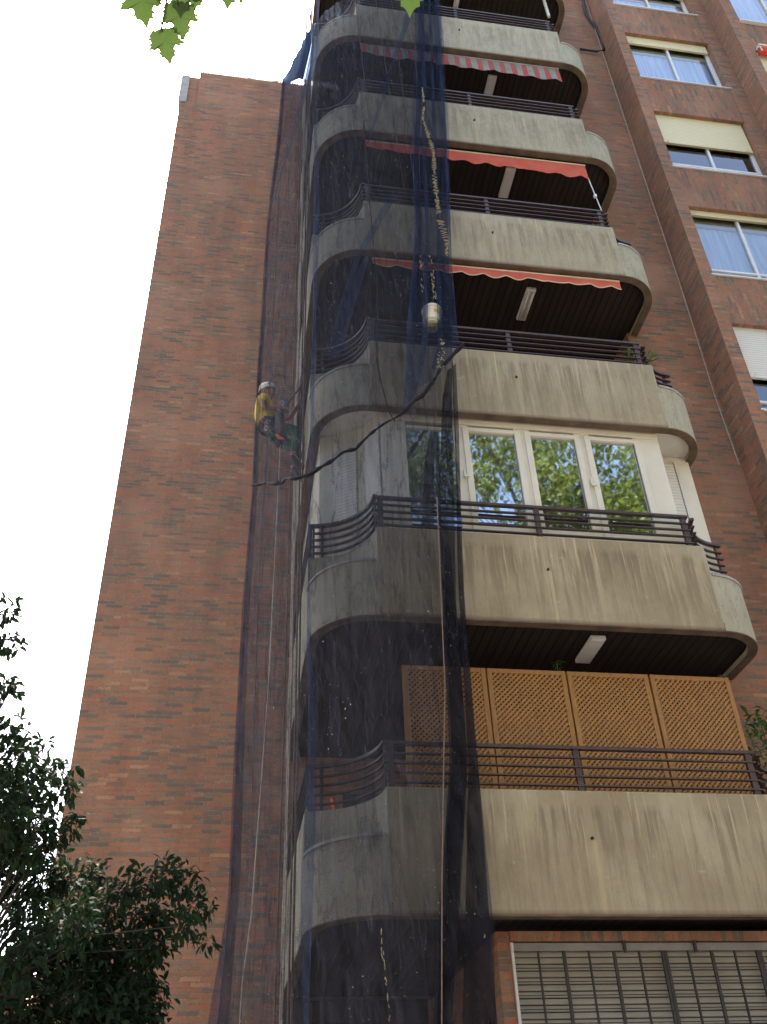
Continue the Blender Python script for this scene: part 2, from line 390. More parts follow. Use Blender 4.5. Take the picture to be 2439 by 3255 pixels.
M['helmet'] = plain('helmet_cream', (.72, .68, .50), .35, .05, 4, .5); M['hair'] = plain('dark_hair', (.02, .015, .012), .8, .3)
M['harness'] = plain('harness_web', (.035, .035, .05), .8, .5, 25); M['bag'] = plain('tool_bag_canvas', (.09, .07, .07), .85, .4, 12)
M['bucket'] = plain('bucket_white', (.66, .60, .42), .45, .08); M['bucket_y'] = plain('bucket_yellow', (.60, .38, .06), .5, .15)
M['orange'] = plain('orange_plastic', (.8, .13, .04), .5, .1); M['steel'] = plain('steel', (.5, .5, .5), .35, .1, 10, .5, .8)
M['red_box'] = plain('pink_wrap', (.55, .25, .22), .6, .5, 14)

def awnmat(name, stripes):
    t = NT(name); g, x, y, z = t.pos(); P = g.outputs['Position']
    n_ = t.noise(P, 4, 5, .6)
    if stripes:
        f = t.math('FRACT', t.math('DIVIDE', t.math('ADD', x, 60.), .205))
        st = t.math('LESS_THAN', f, .46)
        c = t.mix(st, (.36, .37, .33), (.52, .13, .12))
        c = t.mix(t.ramp(n_, [(.45, 0.), (.7, .55)]), c, (.24, .2, .16))
    else:
        c = t.ramp(n_, [(.3, (.60, .13, .09)), (.7, (.72, .19, .13))])
    d = t.n('ShaderNodeBsdfDiffuse'); t.l(c, d.inputs[0]); tr = t.n('ShaderNodeBsdfTranslucent'); t.l(c, tr.inputs[0])
    m = t.n('ShaderNodeMixShader'); m.inputs[0].default_value = .3; t.l(d.outputs[0], m.inputs[1]); t.l(tr.outputs[0], m.inputs[2])
    return t.done(m.outputs[0])
M['awn_r'] = awnmat('red_awning_cloth', False); M['awn_s'] = awnmat('striped_awning_cloth', True)
M['awn_o'] = plain('bright_red_cloth', (.70, .08, .04), .8, .1); M['trim'] = plain('cream_trim', (.60, .48, .30), .8, .1)

def curtainmat():
    t = NT('sky_tinted_curtain'); g, x, y, z = t.pos()
    n_ = t.noise(t.vec(t.math('MULTIPLY', x, 9.), 0., t.math('MULTIPLY', z, .4)), 1.5, 3)
    c = t.ramp(n_, [(.3, (.36, .44, .58)), (.62, (.62, .70, .82))])  # white cloth tinted blue: the sky's reflection put into its colour
    return t.done(t.pbr(c, .9, .1))
M['curtain'] = curtainmat()

# ------------------------------------------------------------------ measures (camera at the origin, ground at -1.6)
G = -1.6; Z0 = 2.0718; H = 2.9; HP = 1.1035; YF = 8.345; XL = .742; XR = 5.775; XA = 1.43; XB = 5.185
YW = 12.22; YA = 9.45
def lev(k): return Z0 + H * k

# ------------------------------------------------------------------ ground
def sheet(name, x0, x1, y0, y1, z, mat):
    return tag(MB().add([(x0,y0,z),(x1,y0,z),(x1,y1,z),(x0,y1,z)], [(0,1,2,3)]).build(name, mat), kind='structure')
sheet('ground', -400, 400, -400, 400, G-.13, M['earth'])
sheet('road', -200, 200, -9.5, -2.5, G-.12, M['asphalt'])
tag(MB().box(-200, 200, -2.38, 8.9, G-.126, G).build('pavement', M['paving']), kind='structure')
tag(MB().box(-200, 200, -13.5, -9.62, G-.126, G).build('far_pavement', M['paving']), kind='structure')
k_ = MB(); k_.box(-200, 200, -2.5, -2.382, G-.126, G+.006); k_.box(-200, 200, -9.618, -9.5, G-.126, G+.006); tag(k_.build('kerb', M['kerb']), kind='structure')
ln = MB()
for i in range(-16, 17): ln.add([(i*6, -6.06, G-.115), (i*6+3, -6.06, G-.115), (i*6+3, -5.94, G-.115), (i*6, -5.94, G-.115)], [(0,1,2,3)])
tag(ln.build('road_markings', M['lamp']), kind='structure')

# ------------------------------------------------------------------ the apartment building
B = empty('apartment_building', (0, 0, 0), 'tall brick apartment block with curved concrete balconies and a blank gable', 'building')
def part(mb, name, mat, parent=None, label=None, **kw):
    o = mb.build(name, mat, parent or B, **kw)
    if label: o['label'] = label
    return o
# blank gable wall at left with its lower set-back strip and concrete corner block
part(MB().box(-2.0, -1.642, YW+.045, 24, G, 21.43), 'wall', M['brick'], label='slightly lower set-back strip at the left edge of the gable')
part(MB().box(-1.64, 2.6, YW, 24, G, 21.60), 'wall', M['brick'], label='blank brick gable wall behind the netting')
rw = MB()
for i in range(40): rw.box(-1.66+i*.0575+.004, -1.66+(i+1)*.0575-.004, YW-.012, YW+.3, 21.60, 21.655)
part(rw, 'parapet_course', M['brick_v'])
part(MB().box(-2.045, -1.86, YW+.02, YW+.4, 20.36, 21.44), 'corner_block', M['coping'], label='pale concrete block at the top left corner of the gable')
# rear wall of the loggias and the plain wall right of the balconies
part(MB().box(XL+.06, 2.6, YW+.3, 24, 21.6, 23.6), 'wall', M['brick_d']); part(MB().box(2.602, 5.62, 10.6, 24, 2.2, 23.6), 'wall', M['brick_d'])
part(MB().box(5.62, 6.80, YA-.002, 24, G, 23.6), 'wall', M['brick'], label='plain brick wall strip beside the balconies')
# first step forward: window bay with two brick piers
def window(parent_b, x0, x1, zs, zh, y, shut, transom, mullion=True, curtain=True, fr='alu', sh='shutter', lead=True):
    f = MB(); fw_ = .045; D = .06
    f.box(x0, x0+fw_, y, y+D, zs, zh); f.box(x1-fw_*1.6, x1, y, y+D, zs, zh); f.box(x0, x1, y-.002, y+D, zs, zs+fw_); f.box(x0, x1, y-.002, y+D, zh-fw_, zh)
    xm = (x0+x1)/2
    if mullion: f.box(xm-.024, xm+.024, y-.004, y+D, zs, zh)
    if transom: f.box(x0, x1, y-.006, y+D, zs+.24, zs+.285)
    o = f.build('window', M[fr], parent_b); bevel(o, .004, 1)
    quad(x0+.02, x1-.02, y+.03, zs+.02, zh-.02).build('pane', M['glass_w'], o, recalc=False)
    MB().box(x0-.03, x1+.06, y-.145, y+.03, zs-.03, zs-.006).build('sill', M['alu'], o)
    if shut > 0: 
        s_ = MB(); s_.box(x0+.005, x1-.03, y-.045, y-.02, zh-shut, zh); s_.box(x0+.005, x1-.03, y-.052, y-.012, zh-shut-.012, zh-shut)
        for xx in (x0+.12, x1-.16): s_.bar((xx, y-.05, zh-shut+.02), (xx+.03, y-.07, zh-shut+.06), .012, .012)
        s_.build('shutter', M[sh], o)
    if curtain:
        c_ = MB(); n = 80
        for i in range(n+1):
            xx = x0+.03+(x1-x0-.06)*i/n; yy = y+.10+.010*math.sin(i*.9)+.006*math.sin(i*2.3)
            c_.v += [(xx, yy, zs+.02), (xx, yy, zh-shut-.06)]
        for i in range(n): c_.f.append((2*i, 2*i+2, 2*i+3, 2*i+1))
        c_.build('curtain', M['curtain'], o, recalc=False, smooth=True)
        MB().box(x0+.04, x1-.05, y+.062, y+.085, zh-shut-.17, zh).build('curtain_box', M['reveal'], o)
    return o
bay = empty('window_bay', (0, 0, 0)); bay.parent = B
MB().box(6.80, 7.018, 8.90, 9.6, G, 23.6).build('pier', M['brick'], bay); MB().box(8.832, 9.138, 8.90, 9.6, G, 23.6).build('pier', M['brick'], bay)
hd = [20.44+1.80+.0, 19.27, 16.395, 13.51, 10.65, 7.77, 4.88, 2.0]
sl = [20.44, 17.56, 14.64, 11.76, 8.893, 6.01, 3.12, .2]
up_ = 23.6
for h_, s_ in zip(hd + [G], sl + [0]):
    if up_ > h_: MB().box(7.018, 8.832, 8.914, 9.6, h_, up_).build('spandrel', M['brick_v'], bay)
    up_ = s_-.03
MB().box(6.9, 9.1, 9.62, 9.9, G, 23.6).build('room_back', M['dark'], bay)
specs = {0: (.95, False, True, 'pvc', 'shutter_w'), 1: (.27, False, True, 'alu', 'shutter'), 2: (.90, True, False, 'alu', 'shutter'), 3: (.13, True, True, 'alu', 'shutter'),
         4: (1.05, True, False, 'alu', 'shutter_w'), 5: (.3, True, True, 'alu', 'shutter'), 6: (1.2, True, False, 'alu', 'shutter')}
for i, (sh_, tr_, cu_, fr_, sm_) in specs.items():
    window(B, 7.02, 8.83, sl[i], hd[i], 9.03, sh_, tr_, True, cu_, fr_, sm_)
# reveal strips inside window recesses
# second step forward at the far right
b2 = empty('window_bay', (0, 0, 0)); b2.parent = B
MB().box(9.14, 9.402, 8.48, 9.3, G, 23.6).build('pier', M['brick'], b2); MB().box(11.2, 11.5, 8.48, 9.3, G, 23.6).build('pier', M['brick'], b2)
hd2 = [21.22, 18.35, 15.45, 12.58]; sl2 = [19.47, 16.6, 13.7, 10.8]
up_ = 23.6
for h_, s_ in zip(hd2 + [G], sl2 + [0]):
    MB().box(9.402, 11.2, 8.494, 9.3, h_, up_).build('spandrel', M['brick_v'], b2); up_ = s_-.03
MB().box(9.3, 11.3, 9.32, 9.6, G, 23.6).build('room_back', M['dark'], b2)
for i, (s_, c_, f_) in enumerate(((0., True, 'pvc'), (1.3, False, 'alu'), (.9, True, 'alu'), (.4, True, 'alu'))):
    window(B, 9.405, 11.198, sl2[i], hd2[i], 8.57, s_, False, True, c_, f_)
# clothes line brackets on far window, seen as three dark lines
# ground-floor wall with the barred window
gw = MB(); gw.box(2.43, 2.565, 8.8, 9.6, G, Z0-.03); gw.box(2.565, 5.2, 8.802, 9.4, 1.957, Z0-.03); gw.box(2.565, 5.2, 8.802, 9.4, G, .1); gw.box(5.05, 5.77, 8.8, 9.44, G, Z0-.03)
part(gw, 'wall', M['brick'], label='ground floor brick wall around the barred window')
sc = MB()
sc.box(2.55, 5.10, 8.775, 8.80, 1.957, Z0-.032); part(sc, 'lintel', M['brick_v'], label='upright brick course above the barred window')
gwin = MB(); gwin.box(2.57, 5.05, 8.80, 8.90, 1.882, 1.946); 
gwo = part(gwin, 'window', M['blind_box'], label='wide barred ground floor window with grey slatted blinds')
bl = MB()
z = 1.865
while z > .1:
    bl.obox((3.81, 8.86, z), (1.235, 0, 0), (0, .010, .0205), (0, -.0025, .003)); z -= .0545
bl.build('blind', plain('blind_slats', (.31, .30, .26), .55, .12, 3), gwo)
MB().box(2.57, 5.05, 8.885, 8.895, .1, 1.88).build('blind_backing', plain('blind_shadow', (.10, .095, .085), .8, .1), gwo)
MB().box(2.548, 2.572, 8.77, 8.80, .1, 1.946).build('side_trim', M['lamp'], gwo)
gr = MB()
for i, xx in enumerate((2.79, 3.025, 3.255, 3.49, 3.725, 3.945, 3.975, 4.19, 4.415, 4.636, 4.858, 4.885)):
    wd = .014 if i in (0, 2, 4, 7, 9) else .026
    gr.box(xx-wd/2, xx+wd/2, 8.762, 8.785, .1, 1.872)
for k in range(16):
    zz = 1.735-k*.108; gr.box(2.57, 5.05, 8.768, 8.778, zz-.0035, zz+.0035)
for xx in (3.60, 4.27): gr.box(xx-.012, xx+.012, 8.765, 8.785, 1.86, 1.96)
gr.build('grille', M['iron'], gwo)
# deep wall of the dark porch
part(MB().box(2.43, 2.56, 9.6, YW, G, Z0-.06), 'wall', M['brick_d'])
part(MB().box(.80, 2.43, 12.0, YW-.01, G, Z0-.02), 'porch_shade_sheet', M['hole'], label='dark sheet standing in for the shade deep under the lowest balcony')  # near-black sheet standing in for the deep shade of the porch
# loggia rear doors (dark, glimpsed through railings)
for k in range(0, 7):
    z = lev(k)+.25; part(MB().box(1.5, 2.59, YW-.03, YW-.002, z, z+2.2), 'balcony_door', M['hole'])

# ---- one balcony with its children, copied up the tower
def arc(cx, cy, r, a0, a1, n=16):
    return [(cx + r*math.cos(math.radians(a0+(a1-a0)*i/n)), cy + r*math.sin(math.radians(a0+(a1-a0)*i/n))) for i in range(n+1)]
RL = XA - XL; RR = XR - XB
TH = .11
def balcony(k, soffit_mat, copies=None):
    z = lev(k)
    b = MB()
    b.box(XA, XB, YF, YF+TH, z, z+HP)
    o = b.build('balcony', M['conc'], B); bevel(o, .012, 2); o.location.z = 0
    # curved rendered ends and set-in upper walls (side walls run back to the building)
    e = MB()
    e.strip(arc(XA, YF+RL, RL, 270, 180), TH, z, z+.655, -1)          # from front to side, convex
    e.strip([(XL, YF+RL+.004), (XL, YW)], TH, z, z+HP, -1)
    e.strip(arc(XL, YF, RL-.008, 0, 90), .09, z+.10, z+HP-.002, -1)   # concave
    autosmooth(e.build('curved_end', M['conc_s'], o), 30)
    e = MB()
    e.strip(arc(XB, YF+RR, RR, 270, 360), TH, z, z+.70, 1)
    e.strip([(XR, YF+RR+.004), (XR, YA)], TH, z, z+HP, 1)
    e.strip(arc(XR, YF, RR-.008, 180, 90), .09, z+.10, z+HP-.002, 1)
    autosmooth(e.build('curved_end', M['conc_s'], o), 30)
    autosmooth(MB().strip(arc(XA, YF+RL, RL+.015, 268, 180), .13, z+.655, z+.685, -1).build('coping', M['coping'], o), 30)
    autosmooth(MB().strip(arc(XB, YF+RR, RR+.015, 272, 356), .13, z+.70, z+.73, 1).build('coping', M['coping'], o), 30)
    # slab, rim lip and plank soffit
    outl = arc(XA, YF+RL, RL-.03, 270, 180)[::-1] + arc(XB, YF+RR, RR-.03, 270, 360)
    outl = [(XL+.03, YW)] + outl + [(XR-.03, YA), (5.64, YA), (5.64, 10.7), (2.6, 10.7), (2.6, YW)]
    sb = MB().prism(outl, z+.085, z+.27); sb.build('floor_slab', M['slab'], o)
    rim = MB(); path = [(XL+.004, YW-.01), (XL+.004, YF+RL)] + arc(XA, YF+RL, RL-.004, 180, 270) + arc(XB, YF+RR, RR-.004, 270, 360) + [(XR-.004, YA-.01)]
    rim.strip(path, .105, z-.012, z+.08, 1)
    autosmooth(rim.build('rim', M['rim'], o), 23.6)
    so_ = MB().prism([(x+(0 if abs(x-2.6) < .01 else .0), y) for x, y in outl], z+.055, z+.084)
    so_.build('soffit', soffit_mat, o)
    # drain spout
    d = MB(); d.tube([(3.29, YF+.05, z+.665), (3.29, YF-.025, z+.655)], .013, 8); d.build('drain_spout', M['hole'], o)
    # railing: five slats round the same plan, posts at the corners
    r = MB(); zb = z+HP
    rp = [(XL+.06, YW)] + [(XL+.055, YF+RL)] + arc(XL+.0, YF, RL-.02+.05, 88, 2)[0:] + [(XA+.03, YF+.03)]
    rp = [(XL+.05, YW), (XL+.05, YF+RL+.02)] + arc(XL, YF, RL+.02, 85, 6, 12) + [(XA+.02, YF+.02)]
    r2 = [(XA+.02, YF+.035), (XB-.06, YF+.035)]
    r3 = arc(XR, YF, RR+.02, 172, 95, 10) + [(XR+.0, YF+RR+.03)]
    for i in range(5):
        zz = zb+.055+i*.092; hh = .014 if i < 4 else .032; dd = .036 if i < 4 else .05
        r.strip(rp, dd, zz, zz+hh, 1 if False else -1)
        r.strip(r2, dd, zz, zz+hh, 1)
        r.strip(r3, dd, zz, zz+hh, -1)
    for (px, py, sx, sy) in ((XA+.05, YF+.05, .03, .012), (XA+.0, YF+.07, .012, .02), (3.29, YF+.065, .028, .02), (XB-.12, YF+.065, .03, .02),
                             (XL+.06, YF+RL-.01, .012, .022), (XL+.16, YF+RL+.0, .016, .012), (XR-.06, YF+RR+.05, .018, .025), (XL+.06, 10.4, .012, .02), (XL+.06, 11.6, .012, .02)):
        r.box(px-sx, px+sx, py-sy, py+sy, zb-.01, zb+.455)
    r.build('railing', M['rail'], o)
    return o
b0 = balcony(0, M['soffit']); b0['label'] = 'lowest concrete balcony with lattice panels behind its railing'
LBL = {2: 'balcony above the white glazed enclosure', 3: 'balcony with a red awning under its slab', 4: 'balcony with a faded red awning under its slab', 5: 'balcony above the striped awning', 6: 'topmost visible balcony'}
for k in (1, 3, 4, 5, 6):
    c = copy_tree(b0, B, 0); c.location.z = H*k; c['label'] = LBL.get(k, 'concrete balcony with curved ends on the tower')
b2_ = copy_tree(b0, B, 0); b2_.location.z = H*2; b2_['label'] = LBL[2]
for ch in b2_.children:
    if ch.name.startswith('soffit'):
        ch.data = ch.data.copy(); ch.data.materials.clear(); ch.data.materials.append(M['soffit_w'])
for o in B.children:
    if o.name.startswith('balcony') and not o.name.startswith('balcony_door'): o['group'] = 'stacked concrete balconies'

# ---- white glazed enclosure on the second balcony
zb = lev(1)+.27; zt = lev(2)+.05
en = empty('glazed_enclosure', (1.6, 8.5, zb), 'white framed glazed enclosure closing in the second balcony, tree reflections in its panes', 'glazing')
def loc(o, p=en.location): o.matrix_parent_inverse = Matrix.Translation(-Vector(p)); return o
fr = MB(); Y = 8.50
def fbox(x0, x1, z0_, z1_, y0=Y, y1=Y+.07): fr.box(x0, x1, y0, y1, z0_, z1_)
sc_ = 8.5/8.55
gx = [(1.86*sc_, 2.445*sc_), (2.639*sc_, 3.219*sc_), (3.421*sc_, 3.988*sc_), (4.194*sc_, 4.771*sc_)]
zg0, zg1 = 6.27, 7.69
fbox(1.56, 5.08, zt-.13, zt, Y-.012, Y+.08); fbox(1.56, 5.08, zb, zg0-.05, Y-.004)
xs = [1.56] + [v for g2 in gx for v in g2] + [5.08]
for i in range(0, len(xs), 2): fbox(xs[i], xs[i+1], zg0-.05, zt-.13)
for i in (1, 2, 3):   # sash frames stand proud round each pane
    a, b_ = gx[i]
    for (x0, x1, z0_, z1_) in ((a-.075, a, zg0-.06, zg1+.06), (b_, b_+.075, zg0-.06, zg1+.06), (a-.0, b_+.0, zg1, zg1+.06), (a, b_, zg0-.06, zg0)):
        fr.box(x0, x1, Y-.022, Y+.02, z0_, z1_)
fr.box(gx[0][0], gx[0][1], Y-.01, Y+.02, zg1+.0, zg1+.035)
fo = loc(fr.build('frame', M['pvc'], en)); bevel(fo, .004, 1)
gl = MB()
for a, b_ in gx: gl.box(a, b_, Y+.012, Y+.020, zg0, zg1)
for a, b_ in gx:
    loc(quad(a-.005, b_+.005, Y+.016, zg0-.005, zg1+.005).build('pane', M['glass'], en, recalc=False))
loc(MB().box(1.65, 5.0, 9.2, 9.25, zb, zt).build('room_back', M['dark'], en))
hn = MB()
for xx in (2.53*sc_, 4.09*sc_): hn.box(xx-.012, xx+.012, Y-.05, Y-.02, 6.95, 7.05); hn.box(xx-.012, xx+.05, Y-.062, Y-.045, 6.94, 6.965)
loc(hn.build('handle', M['pvc'], en))
sd_ = MB()
for pa, pb_ in (((1.56, 8.5), (1.39, 8.80)), ((1.39, 8.80), (1.04, 9.02)), ((1.04, 9.02), (.87, 9.06)), ((.87, 9.06), (.87, 11.5)), ((5.08, 8.5), (5.10, 8.93)), ((5.10, 8.94), (5.70, 8.96)), ((5.70, 8.97), (5.70, 9.44))):
    loc(MB().strip([pa, pb_], .05, zb, zt-.001, 1 if pa[0] > 3 else -1).build('side_panel', M['pvc'], en))

bl = MB()
def blindpanel(pa, pb_, t0, t1, z0_, z1_):
    a, b_ = Vector(pa), Vector(pb_); d = (b_-a); n_ = Vector((-d.y, d.x)).normalized()
    if n_.y > 0: n_ = -n_
    p0 = a+d*t0+n_*.006; p1 = a+d*t1+n_*.006; p0b = p0+n_*.02; p1b = p1+n_*.02
    bl.prism([tuple(p0), tuple(p1), tuple(p1b), tuple(p0b)], z0_, z1_)
blindpanel((1.56, 8.5), (1.39, 8.80), .12, .85, zb+.1, zt-.16)
blindpanel((1.39, 8.80), (1.04, 9.02), .25, .95, zb+.1, zt-.28)
loc(bl.build('roller_blind', M['shutter_w'], en)); bl = MB()
blindpanel((5.10, 8.94), (5.70, 8.96), .15, .60, zb+.1, zt-.14)
loc(MB().box(5.47, 5.50, 8.915, 8.945, zb, zt-.10).build('frame_strip', M['lamp'], en))
loc(bl.build('roller_blind', M['shutter_w'], en))
trim = MB().box(1.765, 1.80, Y-.05, Y-.012, 7.62, 7.74); loc(trim.build('alarm_siren', M['lamp'], en))

# ---- lattice panels on the lowest balcony
def lattice(x0, x1, label, seed):
    zt_, zb_ = 4.615, 2.92; y = 8.75
    r = empty('lattice_panel', ((x0+x1)/2, y, zb_), label, 'lattice panel', 'timber lattice panels on the lowest balcony')
    f = MB(); wv = .052
    f.box(x0, x0+wv, y-.02, y+.02, zb_, zt_); f.box(x1-wv, x1, y-.02, y+.02, zb_, zt_); f.box(x0+wv, x1-wv, y-.018, y+.018, zt_-wv, zt_); f.box(x0+wv, x1-wv, y-.018, y+.018, zb_, zb_+wv)
    o = f.build('frame', M['wood'], r); o.matrix_parent_inverse = Matrix.Translation(-r.location); bevel(o, .003, 1)
    m = MB(); a0, a1, c0, c1 = x0+wv-.004, x1-wv+.004, zb_+wv-.004, zt_-wv+.004; W = a1-a0; Hh = c1-c0
    pitch = .056; sw = .0118
    for dirn, yy in ((1, y-.010), (-1, y+.006)):
        t = -Hh
        while t < W:
            xa, xb = max(0, t), min(W, t+Hh)
            if xb-xa > .02:
                if dirn == 1: A = (a0+xa, c0+(xa-t)); Bp = (a0+xb, c0+(xb-t))
                else: A = (a1-xa, c0+(xa-t)); Bp = (a1-xb, c0+(xb-t))
                dx, dz = Bp[0]-A[0], Bp[1]-A[1]; L = math.hypot(dx, dz); nx, nz = -dz/L*sw, dx/L*sw
                P = [(A[0]+nx, A[1]+nz), (Bp[0]+nx, Bp[1]+nz), (Bp[0]-nx, Bp[1]-nz), (A[0]-nx, A[1]-nz)]
                m.add([(p[0], yy-.0035, p[1]) for p in P]+[(p[0], yy+.0035, p[1]) for p in P], [(0,1,2,3), (7,6,5,4), (0,4,5,1), (1,5,6,2), (2,6,7,3), (3,7,4,0)])
            t += pitch
    o = m.build('lattice', M['wood'], r); o.matrix_parent_inverse = Matrix.Translation(-r.location)
    return r
lattice(1.70, 2.583, 'leftmost timber lattice panel, seen through the hanging net', 1)
lattice(2.597, 3.45, 'timber lattice panel just right of the net edge', 2)
lattice(3.468, 4.368, 'timber lattice panel between the second and the last ones', 3)
lattice(4.39, 5.293, 'rightmost timber lattice panel next to the brick wall', 4)

tag(MB().tube([(1.10, 9.9, 3.62), (1.13, 9.9, 3.50), (1.19, 9.88, 3.36), (1.25, 9.86, 3.28), (1.27, 9.8, 3.15), (1.2, 9.8, 2.9), (1.2, 9.8, 2.35)], .022, 8).build('garden_hose', M['orange'], smooth=True),
    'orange hose hanging behind the curved railing of the lowest balcony', 'hose')
# ---- ceiling lights
def clight(x0, x1, y0, y1, z, label, tubes=False):
    r = empty('ceiling_light', ((x0+x1)/2, (y0+y1)/2, z), label, 'ceiling light')
    o = MB().box(x0, x1, y0, y1, z-.05, z+.0).build('housing', M['lamp'], r); o.matrix_parent_inverse = Matrix.Translation(-r.location); bevel(o, .008, 2)
    if tubes:
        m = MB()
        for xx in (x0+.035, x1-.035): m.tube([(xx, y0+.04, z-.068), (xx, y1-.04, z-.068)], .017, 8)
        o = m.build('fluorescent_tube', M['lamp'], r, smooth=True); o.matrix_parent_inverse = Matrix.Translation(-r.location)
    else:
        o = MB().box(x0+.02, x1-.02, y0+.02, y1-.02, z-.058, z-.05).build('diffuser', M['lamp'], r); o.matrix_parent_inverse = Matrix.Translation(-r.location)
clight(3.78, 3.95, 8.66, 9.22, lev(1)+.055, 'flat white ceiling light above the lattice panels')
clight(3.84, 3.98, 8.76, 9.36, lev(3)+.055, 'twin tube ceiling light under the balcony with the bright red awning', True)
clight(3.86, 4.02, 8.72, 9.28, lev(4)+.055, 'flat ceiling light behind the faded red awning')
clight(3.87, 4.03, 8.76, 9.14, lev(5)+.055, 'flat ceiling light behind the striped awning')
clight(3.50, 3.60, 8.62, 9.2, lev(6)+.055, 'twin tube ceiling light at the top edge of the view', True)

# ---- awnings rolled up below the slabs
def awning(x0, x1, zt0, zt1, zb0, zb1, y, mat, label, tube_z=0, scal=.135, amp=.03, rag=0, trim_=True):
    r = empty('awning', (x0, y, zt0), label, 'awning'); inv = Matrix.Translation(-r.location)
    n = 160; v = MB()
    rnd = random.Random(int(x0*100+zt0))
    rows = 6
    for i in range(n+1):
        t = i/n; x = lerp(x0, x1, t); zt_ = lerp(zt0, zt1, t); zb_ = lerp(zb0, zb1, t)
        ph = ((x-x0)/(2.3*scal)) % 1
        zb2 = zb_ + amp*(1-abs(math.sin(PI*ph)))*1.0 + rag*(noise.noise(Vector((x*2.2, 0, 3)))*.9+.4*noise.noise(Vector((x*9, 0, 3))))
        for j in range(rows):
            s_ = j/(rows-1); zz = lerp(zt_, zb2, s_)
            v.v.append((x, y - .03*s_ + .012*math.sin(x*17+s_*3)*s_ + .02*noise.noise(Vector((x*3, zz*4, 1)))*s_, zz))
    for i in range(n):
        for j in range(rows-1):
            q = i*rows+j; v.f.append((q, q+rows, q+rows+1, q+1))
    o = v.build('valance', mat, r, recalc=False, smooth=True); o.matrix_parent_inverse = inv
    if trim_:
        tm = MB()
        for i in range(n):
            a, b_ = Vector(v.v[i*rows+rows-1]), Vector(v.v[(i+1)*rows+rows-1]); tm.bar(a, b_, .006, .014)
        o = tm.build('hem', M['trim'], r); o.matrix_parent_inverse = inv
    c = MB(); c.tube([(x0, y+.045, zt0+.01), (x1, y+.045, zt1+.01)], .045, 10)
    o = c.build('roller', mat, r, smooth=True); o.matrix_parent_inverse = inv
    c = MB(); c.bar((x0-.01, y-.004, zt0-.012), (x1+.01, y-.004, zt1-.012), .02, .02)
    o = c.build('front_bar', M['trim'] if mat is M['awn_r'] else M['coping'], r); o.matrix_parent_inverse = inv
    return r
awning(1.53, 5.09, 10.68, 10.71, 10.49, 10.51, 8.41, M['awn_o'] if False else M['awn_r'], 'short bright red awning with a scalloped hem above the twin tube light', amp=.045)
aw4 = awning(1.51, 5.06, 13.53, 13.56, 13.29, 13.16, 8.43, M['awn_r'], 'longer faded red awning with a sagging right corner', amp=.03, rag=.04, trim_=False)
awning(1.49, 5.06, 16.46, 16.50, 16.10, 16.04, 8.43, M['awn_s'], 'ragged grey awning with red stripes, the highest of the awnings', amp=.0, rag=.07, trim_=False)
am = MB(); am.bar((5.06, 8.42, 13.2), (5.16, 8.46, 12.42), .012, .012); am.obox((5.1, 8.43, 12.75), (.02, 0, 0), (0, .02, 0), (0, 0, .03))
o = am.build('awning_arm', M['alu'], aw4); o.matrix_parent_inverse = Matrix.Translation(-aw4.location)
tag(MB().tube([(5.27, 8.6, 18.78), (5.26, 8.6, 19.5), (5.25, 8.6, 20.6)], .03, 10).build('white_pole', M['lamp']), 'short white pole standing behind the topmost railing', 'pole')
# red awning of the far window
fa = empty('awning', (9.42, 8.44, 18.33), 'bright red rolled awning with a white bracket at the far right window', 'awning'); inv = Matrix.Translation(-fa.location)
o = MB().tube([(9.44, 8.42, 18.20), (11.1, 8.42, 18.2)], .085, 12).build('roller', M['awn_o'], fa, smooth=True); o.matrix_parent_inverse = inv
o = MB().box(9.40, 11.15, 8.34, 8.45, 18.29, 18.33).build('cover', M['pvc'], fa); o.matrix_parent_inverse = inv
o = MB().tube([(9.41, 8.40, 18.31), (9.42, 8.35, 18.22), (9.39, 8.34, 18.2), (9.42, 8.35, 18.08)], .012, 6).build('bracket', M['lamp'], fa); o.matrix_parent_inverse = inv

# ---- cables on the plain wall
tag(MB().tube([(6.72, 9.41, 24), (6.70, 9.41, 21.6), (6.64, 9.4, 20.9), (6.78, 9.4, 20.3), (6.81, 9.39, 19.8), (6.78, 9.38, 19.38), (6.60, 9.38, 19.27), (6.25, 9.4, 19.32)], .026, 8).build('cable', M['cable'], smooth=True),
    'thick black cable bundle curling on the brick wall near the top', 'cable')
tag(MB().tube([(6.765, 9.432, 24), (6.76, 9.432, 16), (6.77, 9.432, 12), (6.735, 9.43, 9.6), (6.76, 9.43, 8.3)], .008, 5).build('cable', M['rope_w']),
    'thin pale cable running down the inner brick corner', 'cable')

# ------------------------------------------------------------------ plants
def tuft(name, c, r, n, label, leafl=.11, cat='plant', group=None, grass=False):
    m = MB(); rnd = random.Random(int(c[0]*1000))
    for i in range(n):
        a = rnd.uniform(0, 2*PI); d = Vector((math.cos(a), math.sin(a), rnd.uniform(-.2, 1.3))).normalized()
        p = Vector(c) + Vector((rnd.uniform(-1, 1)*r*.4, rnd.uniform(-1, 1)*r*.3, rnd.uniform(-1, 1)*r*.8))
        e = p + d*leafl*rnd.uniform(.6, 1.3); s_ = d.cross(Vector((0, 0, 1))).normalized()*leafl*.13; mid = (p+e)/2 + Vector((0, 0, leafl*.12))
        m.add([p, mid+s_, e+Vector((0, 0, -leafl*.2)), mid-s_], [(0, 1, 2, 3)])
    m.tube([Vector(c)-Vector((0, 0, r)), c, Vector(c)+Vector((0, 0, r*.6))], .006, 5)
    return tag(m.build(name, M['leaf_pot'], recalc=False), label, cat, group)
tuft('potted_plant', (5.49, 8.93, 3.80), .38, 90, 'tall green plant growing between the rightmost lattice panel and the brick wall', .14)
tuft('potted_plant', (5.70, 9.02, 4.18), .22, 30, 'thin arching grass stems beside the plant at the brick wall', .2)
